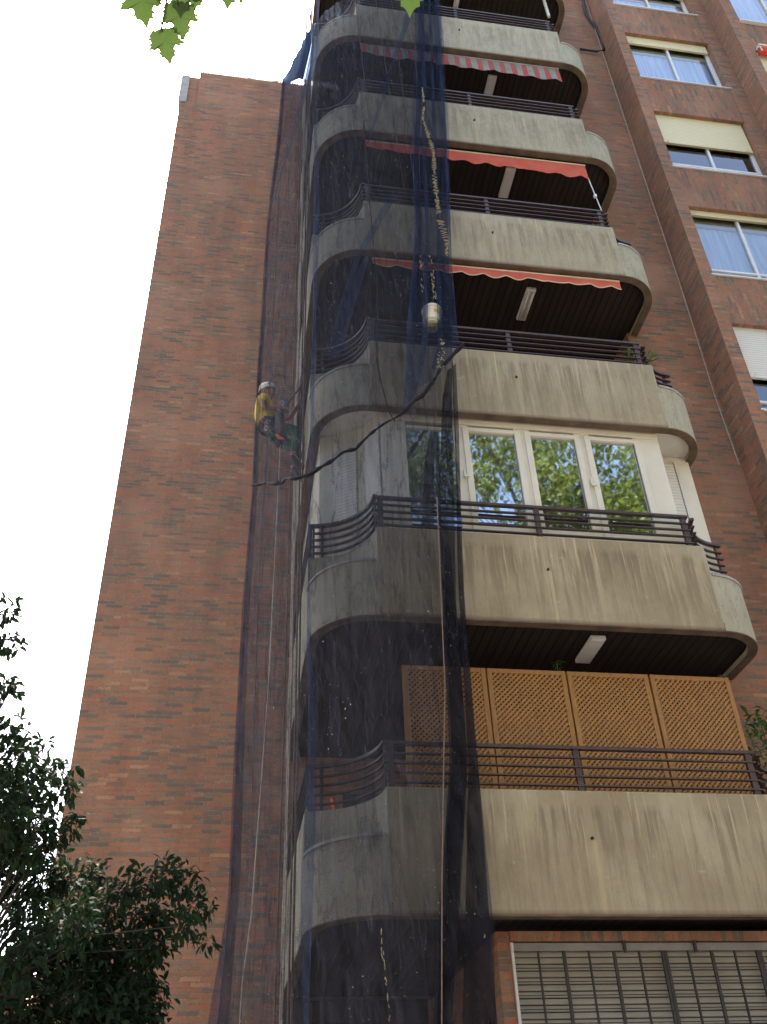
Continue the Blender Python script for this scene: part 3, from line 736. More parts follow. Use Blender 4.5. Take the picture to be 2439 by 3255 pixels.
tuft('potted_plant', (3.42, 8.86, 4.72), .08, 12, 'small sprout peeping above the top of the lattice panels', .09)
tuft('potted_plant', (4.95, 8.42, 9.20), .08, 26, 'small green plant behind the railing of the balcony above the glazing', .1)
tuft('potted_plant', (5.27, 8.47, 9.21), .07, 26, 'little fern poking past the right end of the railing', .1)
bx = MB(); bx.obox((5.60, 8.78, 10.772+.74+.06), (.085, .0, 0), (0, .06, 0), (0, 0, .045)); tag(bevel(bx.build('planter_box', M['red_box']), .006), 'small pink wrapped box on the curved balcony ledge', 'box')

# ------------------------------------------------------------------ safety netting
net = empty('safety_net', (.3, 11.8, 0), 'tall sheer blue debris net draped over the left side of the balconies', 'safety net')
ninv = Matrix.Translation(-net.location)
XRt = [(0.2, 2.12), (1.2, 2.16), (1.92, 2.22), (3.31, 2.22), (5.02, 2.24), (6.84, 2.32), (8.63, 2.42), (10.04, 2.49), (13.3, 2.71), (17.74, 2.92), (22, 3.1)]
YLt = [(0, 9.5), (9, 9.3), (13, 9.9), (18, 11.5), (21.5, 12.15)]
XLt = [(0, .03), (1.4, .043), (2.6, .09), (3.7, .07), (5.6, .055), (7.2, .09), (9.3, .077), (13.5, .12), (17, .175), (21.5, .275)]
TOP = [(0, 21.55), (.068, 21.35), (.19, 19.75), (.42, 16.5), (.50, 16.9), (.60, 17.5), (.75, 19.2), (1, 21.5)]
def netpt(s, z):
    L = Vector((interp(XLt, z), interp(YLt, z))); C = Vector((.52+.03*math.sin(z*.8), 8.15)); R = Vector((interp(XRt, z), 8.1))
    if s < .42:
        t = s/.42; p = L.lerp(C, t); n_ = Vector((-1, -.12)); k = min(1, max(0, (z-14.)/3)); p.x += .30*k*max(0., math.sin(PI*t))**.6
    else:
        t = (s-.42)/.58; p = C.lerp(R, t); n_ = Vector((0, -1))
    # round the corner
    cw = math.exp(-((s-.42)/.05)**2); p += Vector((.10, .12))*cw
    fold = .045*noise.noise(Vector((s*13, z*.12, 0))) + .035*noise.noise(Vector((s*34, z*.18, 5))) + .02*noise.noise(Vector((s*70, z*.35, 9)))
    fold *= .7 if s < .42 else 1.0
    if s > .93: fold += .03*math.sin((s-.93)*400)
    p += n_*fold
    if s < .42: p.x = min(p.x, .70)
    else: p.y = min(p.y, 8.24)
    return p
def sheetgrid(fn, ns, nz, name, mat, parent, inv):
    m = MB()
    for i in range(ns+1):
        for j in range(nz+1): m.v.append(tuple(fn(i/ns, j/nz)))
    for i in range(ns):
        for j in range(nz):
            q = i*(nz+1)+j; m.f.append((q, q+nz+1, q+nz+2, q+1))
    o = m.build(name, mat, parent, smooth=True, recalc=False); o.matrix_parent_inverse = inv
    return o
def main_net(s, t):
    z = lerp(-.2, interp(TOP, s), t); p = netpt(s, z); return (p.x, p.y, z)
def blue_patch(s, t):
    ss = s*.33; zt_ = interp(TOP, ss)-.01; z = lerp(min(zt_-.02, 1.74*netpt(ss, zt_).y), zt_, t); p = netpt(ss, z); return (p.x-.02, p.y-.03+.03*math.sin(s*11+t*5), z)
sheetgrid(blue_patch, 40, 24, 'blue_panel', M['net_blue'], net, ninv)
sheetgrid(main_net, 300, 120, 'net_sheet', M['net'], net, ninv)
def hem(s, t):
    z = lerp(-.2, 21.5, t); wv = interp([(0, .30), (2.2, .10), (5, .08), (9, .07), (21, .03)], z)
    p = netpt(s*.006*1.0, z); return (p.x - .02 + wv*s*1.0 - (.16*max(0, 1-z/2.3)**1.0 if z < 2.3 else 0), p.y-.05 - .03*math.sin(s*9), z)
sheetgrid(hem, 6, 160, 'hem', M['net_hem'], net, ninv)
# gathered bunch of netting hanging in front, right half, wide folds folded back on themselves
gl_t = [(7.5, 1.72), (8.2, 1.80), (8.95, 1.86), (10.81, 2.08), (12.5, 2.14), (15.79, 2.38), (19, 2.55), (22, 2.7)]
gr_t = [(7.5, 1.95), (8.0, 2.2), (8.6, 2.42), (10.04, 2.47), (13.3, 2.66), (17.74, 2.86), (22, 3.0)]
def gathered(s, t, yo=0., a=1., ph=0.):
    z = lerp(7.42 + .98*s, 22, t); l, r = interp(gl_t, z), interp(gr_t, z)
    ss = s + .13*math.sin(s*2*PI*3 + .3*z + ph)*a
    x = lerp(l, r, ss) + .012*noise.noise(Vector((s*9, z*.6, ph))); y = 7.98 + yo + .06*math.cos(s*2*PI*3+.3*z+ph) + .02*noise.noise(Vector((s*20, z, 2)))
    return (x, y, z)
sheetgrid(lambda s, t: gathered(s, t), 60, 90, 'gathered_fold', M['net2'], net, ninv)
def narrow(z0_, z1_, l, r, y, name, seed, mat='net2', amp=.03):
    def f(s, t):
        z = lerp(z0_, z1_, t); a, b_ = interp(l, z), interp(r, z)
        x = lerp(a, b_, s) + amp*.6*noise.noise(Vector((seed, z*.7, s*.8))); return (x, y + amp*math.cos(s*7+seed+z*.5) + .01*noise.noise(Vector((s*11, z*2, seed))), z)
    sheetgrid(f, 12, 90, name, M[mat], net, ninv)
# dark folded-back strips in the lower half, and fold creases in the upper half
narrow(-.2, 8.2, [(-.2, 1.62), (1.2, 1.65), (3.3, 1.93), (6.1, 2.04), (7.7, 2.2), (8.2, 2.3)], [(-.2, 1.74), (1.2, 1.76), (3.3, 2.10), (4.95, 2.13), (7.7, 2.31), (8.2, 2.36)], 7.97, 'gathered_fold', 1.3, 'net_dark', .02)
narrow(-.2, 5.6, [(-.2, 1.60), (1.2, 1.66), (3.3, 1.95), (5.6, 2.06)], [(-.2, 1.76), (1.2, 1.79), (3.3, 2.11), (5.6, 2.13)], 7.95, 'gathered_fold', 2.9, 'net_dark', .02)
narrow(-.2, 8.3, [(-.2, 1.86), (1.2, 1.88), (3.3, 2.12), (5.2, 2.19), (8.3, 2.37)], [(-.2, 2.14), (1.2, 2.16), (3.3, 2.21), (5.02, 2.235), (8.3, 2.41)], 7.99, 'gathered_fold', 4.1, 'net_dark')
narrow(8.8, 21, [(8.8, 2.27), (13, 2.57), (17.7, 2.74), (21, 2.8)], [(8.8, 2.42), (10, 2.49), (13.3, 2.71), (17.7, 2.91), (21, 3.0)], 8.0, 'gathered_fold', 2.2, 'net2')
narrow(9.2, 21, [(9.2, 1.90), (10.8, 2.08), (12.5, 2.13), (15.8, 2.37), (21, 2.7)], [(9.2, 1.99), (10.8, 2.15), (12.5, 2.2), (15.8, 2.47), (21, 2.8)], 7.95, 'gathered_fold', 7.7, 'net_hem')
narrow(12.8, 17.2, [(12.8, 1.44), (14, 1.68), (15, 1.86), (16.4, 2.16), (17.2, 2.3)], [(12.8, 1.47), (14, 1.74), (15, 1.92), (16.4, 2.24), (17.2, 2.42)], 8.02, 'fold_crease', 3.7, 'net2', .01)
narrow(9.2, 11.6, [(9.2, 1.0), (10.2, 1.22), (11.6, 1.72)], [(9.2, 1.05), (10.2, 1.30), (11.6, 1.84)], 8.04, 'fold_crease', 8.7, 'net2', .015)
narrow(8.3, 10.2, [(8.3, .86), (9.2, 1.0), (10.2, 1.34)], [(8.3, 1.0), (9.2, 1.2), (10.2, 1.42)], 8.03, 'fold_crease', 6.7, 'net2', .015)
for q, (xx, za, zb2) in enumerate(((.66, -.2, 17.4),)):
    narrow(za, zb2, [(za, xx), (zb2, xx+.02)], [(za, xx+.03), (3, xx+.09), (6, xx+.02), (11, xx+.10), (14, xx+.03), (zb2, xx+.08)], 8.05, 'fold_crease', 11.1+q, 'net2', .05)

def rope(pts, r, mat, label, lump=0, name='rope', cat='rope', step=.06, wob=0, parent=None):
    P = []; R_ = []
    for a, b_ in zip(pts, pts[1:]):
        a, b_ = Vector(a), Vector(b_); n = max(1, int((b_-a).length/step))
        for i in range(n):
            p = a.lerp(b_, i/n); P.append(p + Vector((noise.noise(p*3.1), 0, noise.noise(p*3.1+Vector((9, 9, 9)))))*wob)
            R_.append(r*(1+lump*noise.noise(p*9)))
    P.append(Vector(pts[-1])); R_.append(r)
    o = MB().tube(P, R_, 7).build(name, M[mat], parent, smooth=True)
    return tag(o, label, cat) if not parent else o
rp = [(.09, 9.22, 7.20), (.20, 8.95, 7.04), (.33, 8.68, 6.83), (.5, 8.2, 6.55), (.70, 8.0, 6.47), (1.03, 7.99, 6.77), (1.18, 7.99, 6.84), (1.35, 7.98, 7.06), (1.63, 7.96, 7.33), (1.92, 7.94, 7.66), (2.17, 7.92, 8.06), (2.40, 7.92, 8.46), (2.50, 7.9, 8.58)]
rope(rp, .020, 'net_rope', 'dark lumpy twist of netting tied across the net like a rope', .9, 'tie_rope', 'rope', .03, .05)
rope([(2.38, 7.90, 8.46), (2.42, 7.86, 8.66), (2.47, 7.87, 8.52), (2.52, 7.86, 8.64)], .02, 'net_rope', None, .9, 'loose_knot', None, .02, .02, net)
rope([(-.85, 12.12, 21.62), (-.65, 12.1, 21.48), (-.45, 12.1, 21.38), (-.2, 12.1, 21.34), (.0, 12.1, 21.36), (.24, 12.1, 21.46)], .012, 'rope_w', 'white rope sagging from the gable top to the corner of the net', 0, 'rope')
rope([(.43, 10., 8.9), (.40, 10.2, 5), (.33, 10.6, 2.6), (.28, 10.9, 2.05), (.24, 11., .2)], .009, 'rope_w', 'thin pale rope hanging freely in front of the gable below the worker', 0, 'rope')
rope([(2.02, 7.93, 6.2), (1.94, 7.93, 4.0), (1.78, 7.93, 2.2), (1.63, 7.93, .2)], .0055, 'rope_b', 'brown rope hanging down in front of the lowest balcony', 0, 'rope')
for i, (xx, yy, mt, lb) in enumerate(((.70, 9.95, 'rope_b', 'dark working rope in front of the worker\'s hands'), (.66, 10.15, 'rope_w', 'pale safety rope beside the balcony sides'), (.69, 9.35, 'rope_b', 'brown rope nearest the curved balcony corners'), (.67, 10.6, 'rope_w', 'second pale rope close against the gable'), (.64, 11.1, 'rope_b', 'brown rope nearest the gable wall'))):
    rope([(xx, yy, 26), (xx+.01, yy, 15), (xx-.01, yy, 9.5), (xx, yy, 5), (xx-.02, yy, 0)], .012, mt, lb, 0, 'rope')
for xx0, z0_, xx1, z1_, lb in ((1.35, 17.9, 1.52, 13.5, 'thin rope crossing the front of the upper balconies at left'), (1.72, 17.9, 1.98, 11.9, 'thin slanting rope in front of the striped awning'), (2.02, 18, 2.14, 11.9, 'thin rope beside the gathered net in front of the faded awning')):
    rope([(xx0*1.015, 8.25, z0_*1.02), (xx1*1.015, 8.25, z1_*1.02)], .005, 'rope_b', lb, 0, 'rope')
rope([(1.42, 8.07, 13.5), (1.5, 8.05, 9.5), (1.46, 8.03, 8.2), (1.54, 8.0, 7.5), (1.62, 7.98, 7.30)], .009, 'net_rope', 'dark cord hanging in front of the balcony above the glazing', .8, 'cord', 'cord', .05, .02)

# plaster chips caught in the gathered net
ch = MB(); rnd = random.Random(11)
deb = [(2.34, 14.3, .02), (2.35, 13.85, .03), (2.30, 13.45, .035), (2.36, 12.99, .05), (2.41, 12.55, .055), (2.38, 11.93, .06), (2.38, 11.35, .06), (2.38, 11.0, .075), (2.42, 10.75, .10), (2.45, 10.5, .07), (2.42, 10.2, .035)]
zz_ = []; z = deb[0][1]; sgn = 1
while z > deb[-1][1]:
    for A_, B_ in zip(deb, deb[1:]):
        if A_[1] >= z >= B_[1]:
            t = (A_[1]-z)/(A_[1]-B_[1]); x = lerp(A_[0], B_[0], t); wv = lerp(A_[2], B_[2], t)
    wv *= .55+.55*noise.noise(Vector((0, 2, z*7))) + .3*rnd.random()
    zz_.append(Vector((x+sgn*wv*.62+rnd.uniform(-.006, .006), 7.885+rnd.uniform(-.012, .012), z + sgn*.006))); sgn = -sgn
    z -= rnd.uniform(.011, .024)*(1.9 if noise.noise(Vector((3, 0, z*3.3))) < -.12 else 1)
run = []
for i, p in enumerate(zz_):
    run.append(p)
    if noise.noise(Vector((0, 0, p.z*4.3))) < -.33 or i == len(zz_)-1:
        if len(run) > 2: ch.tube(run, [rnd.uniform(.0035, .0075) for _ in run], 4)
        run = []
for i in range(26):
    z = rnd.uniform(8.1, 8.6); p = Vector((2.18 + (z-8.1)*.15 + rnd.uniform(-.04, .04), 7.885, z)); d = Vector((rnd.uniform(.2, 1), 0, rnd.uniform(-.9, .9))).normalized()*rnd.uniform(.005, .018); ch.bar(p-d, p+d, .005, .006)
for i in range(34):
    z = rnd.uniform(.9, 1.95)**1.0; p = Vector((1.295 + .02*math.sin(z*6) + rnd.uniform(-.008, .008), 8.0, z)); d = Vector((rnd.uniform(-.3, .3), 0, 1)).normalized()*rnd.uniform(.008, .022); ch.bar(p-d, p+d, .0035, .004)
for i in range(40):
    z = rnd.uniform(9.4, 10.25); s_ = rnd.choice((0, 1)); p = Vector((2.07+.15*s_+rnd.uniform(-.02, .02), 7.93, z)); d = Vector((rnd.uniform(-.3, .3), 0, 1)).normalized()*rnd.uniform(.01, .03); ch.bar(p-d, p+d, .004, .005)
tag(ch.build('plaster_debris', M['chips']), 'streak of crumpled pale strip and plaster chips caught in the gathered net', 'debris', kind='stuff')

# bucket caught in the net
bk = empty('bucket', (2.19, 8.09, 9.05), 'white plastic bucket with a yellow label hanging inside the gathered net', 'bucket'); inv = Matrix.Translation(-bk.location)
m = MB(); n = 28; prof = [(0, 0), (.100, 0), (.104, .01), (.128, .27), (.136, .275), (.136, .30), (.130, .30), (.128, .315), (.128, .33), (.122, .335), (.12, .03)]
tl = Matrix.Translation(bk.location) @ Matrix.Rotation(math.radians(5), 4, 'Y') @ Matrix.Rotation(math.radians(-6), 4, 'X')
for r_, z_ in prof:
    for k in range(n): m.v.append(tuple(tl @ Vector((r_*math.cos(2*PI*k/n), r_*math.sin(2*PI*k/n), z_))))
for i in range(len(prof)-1):
    for k in range(n): q = i*n; m.f.append((q+k, q+(k+1)%n, q+n+(k+1)%n, q+n+k))
o = m.build('body', M['bucket'], bk, smooth=True); autosmooth(o, 23.6); o.matrix_parent_inverse = inv
m = MB()
for k in range(9):
    a = math.radians(-92+k*5); 
    for z_, r_ in ((.07, .1125), (.21, .126)): m.v.append(tuple(tl @ Vector((r_*math.cos(a), r_*math.sin(a), z_))))
for k in range(8): m.f.append((2*k, 2*k+2, 2*k+3, 2*k+1))
o = m.build('paper_label', M['bucket_y'], bk, recalc=False); o.matrix_parent_inverse = inv
o = MB().tube([tl @ Vector((.134*math.cos(t_), -.02-.03*math.sin(t_), .29+.05*math.sin(t_))) for t_ in [PI*i/14 for i in range(15)]], .004, 5).build('handle', M['steel'], bk); o.matrix_parent_inverse = inv
rope([(2.16, 8.09, 9.40), (2.13, 8.08, 10.2), (2.25, 8.07, 13), (2.4, 8.07, 17)], .004, 'rope_b', 'rope holding up the bucket', 0, 'rope')

# ------------------------------------------------------------------ rope-access worker
W = empty('person', (.3, 9.95, 8.6), 'person in a yellow t-shirt and cream helmet abseiling beside the balconies behind the net', 'person'); winv = Matrix.Translation(-W.location)
def skin(name, verts, edges, mat, sub=2, root=0):
    me = bpy.data.meshes.new(name); me.from_pydata([v[:3] for v in verts], edges, []); me.update()
    o = bpy.data.objects.new(name, me); COL.objects.link(o); me.materials.append(mat)
    mod = o.modifiers.new('Skin', 'SKIN'); mod.use_smooth_shade = True
    if not me.skin_vertices:
        bpy.context.view_layer.objects.active = o
    sv = me.skin_vertices[0].data
    for i, v in enumerate(verts):
        r = v[3]; sv[i].radius = (r, v[4] if len(v) > 4 else r); sv[i].use_root = (i == root)
    s_ = o.modifiers.new('sub', 'SUBSURF'); s_.levels = sub; s_.render_levels = sub
    o.parent = W; o.matrix_parent_inverse = winv
    return o
Yc = 9.95; SH = .17
# near side = his right (-Y), far side = +Y
V = []; E_ = []
def add(x, y, z, r, r2=None, link=None):
    V.append((x, y, z, r, r2 if r2 else r)); i = len(V)-1
    if link is not None: E_.append((link, i))
    return i
pel = add(.27, Yc, 8.74, .08, .11)
wa = add(.22, Yc, 8.90, .09, .13, pel); chs = add(.19, Yc, 9.10, .10, .15, wa); nb = add(.195, Yc, 9.245, .065, .08, chs); nk = add(.222, Yc, 9.32, .05, .05, nb)
hd0 = add(.235, Yc, 9.38, .062, .065, nk); hd1 = add(.235, Yc, 9.45, .078, .074, hd0); hd2_ = add(.225, Yc, 9.53, .082, .075, hd1)
jaw = add(.285, Yc, 9.375, .034, .032, hd0); mouth = add(.305, Yc, 9.40, .028, .03, hd1); nose = add(.318, Yc, 9.432, .010, .012, hd1); brow = add(.30, Yc, 9.475, .028, .04, hd1)
for sy in (-1, 1): add(.235, Yc+sy*.074, 9.44, .014, .018, hd1)
def hand(wi, wpos, dirv, upv_, curl):
    d = Vector(dirv).normalized(); u = Vector(upv_).normalized(); sd2 = d.cross(u).normalized(); wp = Vector(wpos)
    pc = wp + d*.055; pm = add(*pc, .026, .034, wi)
    for k, (off, L) in enumerate(((-.030, .070), (-.010, .078), (.011, .074), (.030, .058))):
        base = wp + d*.085 + sd2*off; i0 = add(*base, .0105, None, pm)
        p1_ = base + (d*math.cos(curl*.5) - u*math.sin(curl*.5))*L*.45; i1 = add(*p1_, .0095, None, i0)
        p2_ = p1_ + (d*math.cos(curl*1.6) - u*math.sin(curl*1.6))*L*.38; i2 = add(*p2_, .0085, None, i1)
        p3_ = p2_ + (d*math.cos(curl*2.4) - u*math.sin(curl*2.4))*L*.3; add(*p3_, .0075, None, i2)
    tb = wp + d*.03 - sd2*.034; t0 = add(*tb, .012, None, pm); t1 = add(*(tb + d*.028 - sd2*.012 - u*.02), .0105, None, t0); add(*(tb + d*.05 - u*.035), .009, None, t1)
# near arm (elbow bent back, hand at the descender)
s0 = add(.155, Yc-SH, 9.215, .052, None, chs); e0 = add(.165, Yc-SH-.06, 8.95, .040, None, s0); w0_ = add(.40, Yc-.13, 9.04, .027, None, e0); hand(w0_, (.40, Yc-.13, 9.04), (.85, .35, .35), (0, -.2, 1), .6)
# far arm reaching up to the balcony side
s1 = add(.235, Yc+SH, 9.215, .052, None, chs); e1 = add(.53, Yc+.13, 9.09, .040, None, s1); w1_ = add(.665, Yc+.05, 9.33, .027, None, e1); hand(w1_, (.665, Yc+.05, 9.33), (.25, -.05, 1), (1, 0, -.1), .25)
# legs
for sy, kx, kz, ax, az in ((-1, .665, 8.66, .60, 8.25), (1, .69, 8.56, .63, 8.20)):
    hp = add(.36, Yc+sy*.09, 8.71, .07, None, pel); kn = add(kx-.03, Yc+sy*.15, kz, .058, None, hp); an = add(ax, Yc+sy*.10, az, .038, None, kn); add(ax+.08, Yc+sy*.10, az-.10, .036, .04, an)
skin('body', V, E_, M['skin'])
def seg(name, pts, mat, sub=2):
    vs = [(*p,) for p in pts]; return skin(name, vs, [(i, i+1) for i in range(len(vs)-1)], mat, sub)
# t-shirt with short sleeves
Vs = [(.24, Yc, 8.83, .115, .155), (.20, Yc, 8.95, .115, .165), (.185, Yc, 9.11, .125, .18), (.19, Yc, 9.225, .085, .13), (.205, Yc, 9.275, .06, .07),
      (.158, Yc-SH, 9.205, .072, .072), (.160, Yc-SH-.03, 9.07, .064, .064), (.235, Yc+SH, 9.205, .072, .072), (.35, Yc+SH-.01, 9.155, .064, .064)]
skin('t_shirt', Vs, [(0,1),(1,2),(2,3),(3,4),(2,5),(5,6),(2,7),(7,8)], M['shirt'], root=2)
Vt = [(.25, Yc, 8.80, .11, .15)]; Et = []
for sy, kx, kz, ax, az in ((-1, .665, 8.66, .60, 8.25), (1, .69, 8.56, .63, 8.20)):
    n0 = len(Vt); Vt += [(.36, Yc+sy*.095, 8.71, .105, .10), (kx-.03, Yc+sy*.15, kz, .082, .082), (lerp(kx, ax, .55), Yc+sy*.12, lerp(kz, az, .55), .07, .07), (ax, Yc+sy*.10, az+.03, .058, .058)]
    Et += [(0, n0), (n0, n0+1), (n0+1, n0+2), (n0+2, n0+3)]
skin('trousers', Vt, Et, M['trouser'])
for sy, ax, az in ((-1, .60, 8.25), (1, .63, 8.20)):
    seg('boot', [(ax-.01, Yc+sy*.10, az+.0, .055, .055), (ax-.02, Yc+sy*.10, az-.07, .055, .05), (ax+.06, Yc+sy*.10, az-.14, .045, .05), (ax+.13, Yc+sy*.10, az-.20, .04, .048), (ax+.15, Yc+sy*.10, az-.22, .03, .04)], M['boot'])
    o = MB().tube([(ax, Yc+sy*.1, az+.015), (ax-.005, Yc+sy*.1, az+.035)], .050, 12).build('sock', M['red_box'], W, smooth=True); o.matrix_parent_inverse = winv
# helmet
hm = MB(); n = 24; c_h = Vector((.218, Yc, 9.505)); rt_ = Matrix.Rotation(math.radians(-12), 4, 'Y')
rings = 9
for j in range(rings+1):
    ph = (PI/2)*j/rings
    for k in range(n):
        a = 2*PI*k/n; x = .132*math.cos(a)*math.cos(ph); y = .108*math.sin(a)*math.cos(ph); z = .125*math.sin(ph)
        if j == 0: x *= 1.01; y *= 1.01
        hm.v.append(tuple(c_h + rt_ @ Vector((x, y, z))))
for j in range(rings):
    for k in range(n): q = j*n; hm.f.append((q+k, q+(k+1)%n, q+n+(k+1)%n, q+n+k))
for k in range(n):   # rolled lip with a small peak
    a = 2*PI*k/n; pk = .014 if math.cos(a) > .6 else 0; hm.v.append(tuple(c_h + rt_ @ Vector((.132*math.cos(a)+pk, .108*math.sin(a), -.03))))
q = len(hm.v)-n
for k in range(n): hm.f.append((q+k, q+(k+1)%n, (k+1)%n, k))
for k in range(n): hm.v.append(tuple(c_h + rt_ @ Vector((.115*math.cos(2*PI*k/n), .095*math.sin(2*PI*k/n), -.012))))
q2 = len(hm.v)-n
for k in range(n): hm.f.append((q2+k, q2+(k+1)%n, q+(k+1)%n, q+k))
hm.f.append(tuple(q2+k for k in range(n)))
o = hm.build('helmet', M['helmet'], W, smooth=True); autosmooth(o, 50); o.matrix_parent_inverse = winv
hs_ = MB().obox((.232, Yc-.114, 9.535), (.018, 0, 0), (0, .004, 0), (0, 0, .006)); h2 = hs_.build('vent', M['hole'], o)
hh = [(.165, Yc, 9.43, .062, .07), (.150, Yc, 9.36, .045, .055), (.15, Yc, 9.31, .025, .04)]
seg('hair', hh, M['hair'], 2)
o = MB().tube([(.20, Yc-.085, 9.49), (.25, Yc-.075, 9.38), (.275, Yc-.02, 9.345), (.275, Yc+.02, 9.345), (.25, Yc+.075, 9.38)], .006, 5).build('chin_strap', M['hair'], W); o.matrix_parent_inverse = winv
# harness: belt, leg loops, gear
hs = MB()
def loop(c, ax, ay, r1, r2, wd):
    pts = [Vector(c) + Vector(ax)*r1*math.cos(2*PI*k/20) + Vector(ay)*r2*math.sin(2*PI*k/20) for k in range(21)]
    for a, b_ in zip(pts, pts[1:]): hs.bar(a, b_, .012, wd, Vector(ax).cross(Vector(ay)))
loop((.25, Yc, 8.82), (1, 0, .1), (0, 1, 0), .135, .175, .06)
for sy in (-1, 1): loop((.42, Yc+sy*.10, 8.69), (.1, 0, 1), (0, 1, 0), .115, .105, .05)
rnd = random.Random(3)
for i in range(12):
    p = Vector((.20+rnd.uniform(-.08, .16), Yc-.17+rnd.uniform(-.03, .03), 8.70+rnd.uniform(-.12, .12))); d = Vector((rnd.uniform(-1, 1), rnd.uniform(-.4, .4), rnd.uniform(-1, 1))).normalized()*.04
    hs.bar(p-d, p+d, .018, .03)
o = hs.build('harness', M['harness'], W); o.matrix_parent_inverse = winv
mt = MB()
for (x, z) in ((.37, 8.93), (.395, 8.86), (.24, 8.74), (.22, 8.62), (.42, 9.1)):
    mt.tube([(x+.028*math.cos(t_), Yc-.19, z+.04*math.sin(t_)) for t_ in [2*PI*i/12 for i in range(13)]], .006, 5)
o = mt.build('carabiner', M['steel'], W, smooth=True); o.matrix_parent_inverse = winv
dv = MB(); dv.obox((.47, Yc-.05, 9.235), (.03, 0, .01), (0, .035, 0), (-.02, 0, .06)); tag(bevel(dv.build('descender', plain('blue_grey_device', (.10, .14, .22), .5, .15)), .012), 'blue grey rope device in front of the worker\'s chest', 'rope device')
tb_ = empty('tool_bag', (.42, Yc-.25, 8.5), 'dark canvas tool bag hanging from the worker\'s harness', 'bag'); inv = Matrix.Translation(-tb_.location)
o = MB().tube([(.39, Yc-.24, 8.84), (.395, Yc-.245, 8.80), (.40, Yc-.25, 8.68), (.405, Yc-.25, 8.56), (.41, Yc-.25, 8.53)], [.055, .065, .065, .06, .04], 14).build('pouch', M['bag'], tb_, smooth=True); o.matrix_parent_inverse = inv
m = MB(); m.bar((.34, Yc-.26, 8.86), (.33, Yc-.2, 8.98), .01, .02); m.bar((.47, Yc-.26, 8.86), (.40, Yc-.2, 8.98), .01, .02); o = m.build('strap', M['harness'], tb_); o.matrix_parent_inverse = inv
tag(MB().tube([(.36, Yc-.22, 8.50), (.40, Yc-.22, 8.44), (.46, Yc-.22, 8.43)], [.02, .025, .012], 8).build('hand_tool', M['orange']), 'small orange tool dangling under the tool bag', 'tool')
rope([(.43, Yc-.1, 9.02), (.52, Yc-.08, 9.25), (.60, Yc-.03, 9.45), (.655, Yc, 9.56), (.71, Yc, 9.75), (.73, Yc, 10.2)], .014, 'rope_b', 'tight brown lanyard from the worker\'s waist up to the working rope', 0, 'rope')

# ------------------------------------------------------------------ trees
def leaf_pts(p, d, nrm, L, wd, droop=.2):
    s_ = d.cross(nrm).normalized()*wd; u = s_.cross(d).normalized()
    a = p + d*L*.30 + u*L*.03; b_ = p + d*L*.68 - u*L*droop*.3; e = p + d*L - u*L*droop
    return [p, a+s_*.8+u*L*.06, b_+s_*.85+u*L*.05, e, b_-s_*.85+u*L*.05, a-s_*.8+u*L*.06, a, b_]
LF = [(0, 1, 6), (6, 1, 2, 7), (7, 2, 3), (0, 6, 5), (6, 7, 4, 5), (7, 3, 4)]
def rdir(rnd):
    while True:
        v = Vector((rnd.uniform(-1, 1), rnd.uniform(-1, 1), rnd.uniform(-1, 1)))
        if .1 < v.length < 1: return v.normalized()
CL = [(-1.86,7.14,4.12,.10),(-1.76,7.0,3.77,.10),(-1.8,7.3,3.53,.12),(-1.62,7.05,3.04,.13),(-1.54,6.97,2.79,.15),(-1.49,7.3,2.78,.17),(-1.43,7.82,3.1,.11),(-1.68,7.7,2.78,.2),(-1.49,7.67,2.7,.18),(-1.21,7.12,2.65,.13),(-1.19,7.44,2.94,.05),(-1.52,7.18,2.33,.2),(-1.3,7.07,2.23,.18),(-1.14,7.01,2.31,.11),(-1.04,7.11,2.44,.05),(-1.55,7.83,2.19,.24),(-1.33,7.73,2.16,.2),(-1.16,7.71,2.16,.16),(-1.03,8.2,2.33,.13),(-.74,7.59,2.04,.12),(-.58,7.71,2.14,.15),(-.44,8.03,2.3,.13),(-.29,8.13,2.26,.13),(-.17,8.25,2.1,.12),(-.07,8.28,1.86,.07),(-.24,7.49,1.78,.10),(-.44,8.01,2.0,.14),(-.65,8.07,1.98,.15),(-.88,7.91,1.98,.17),(-1.0,7.08,1.71,.18),(-1.31,7.37,1.75,.2),(-1.26,6.99,1.43,.17),(-1.19,7.83,1.6,.23),(-.96,7.77,1.62,.19),(-.75,7.95,1.69,.17),(-.52,7.7,1.67,.09),(-1.3,7.81,1.36,.23),(-.98,7.47,1.32,.22),(-.82,8.28,1.5,.21),(-.6,8.25,1.46,.17),(-.44,7.91,1.3,.1),(-1.31,7.31,1.14,.15),(-.97,7.5,1.9,.11),(-1.53,7.33,3.01,.08),(-1.37,7.06,2.98,.05)]
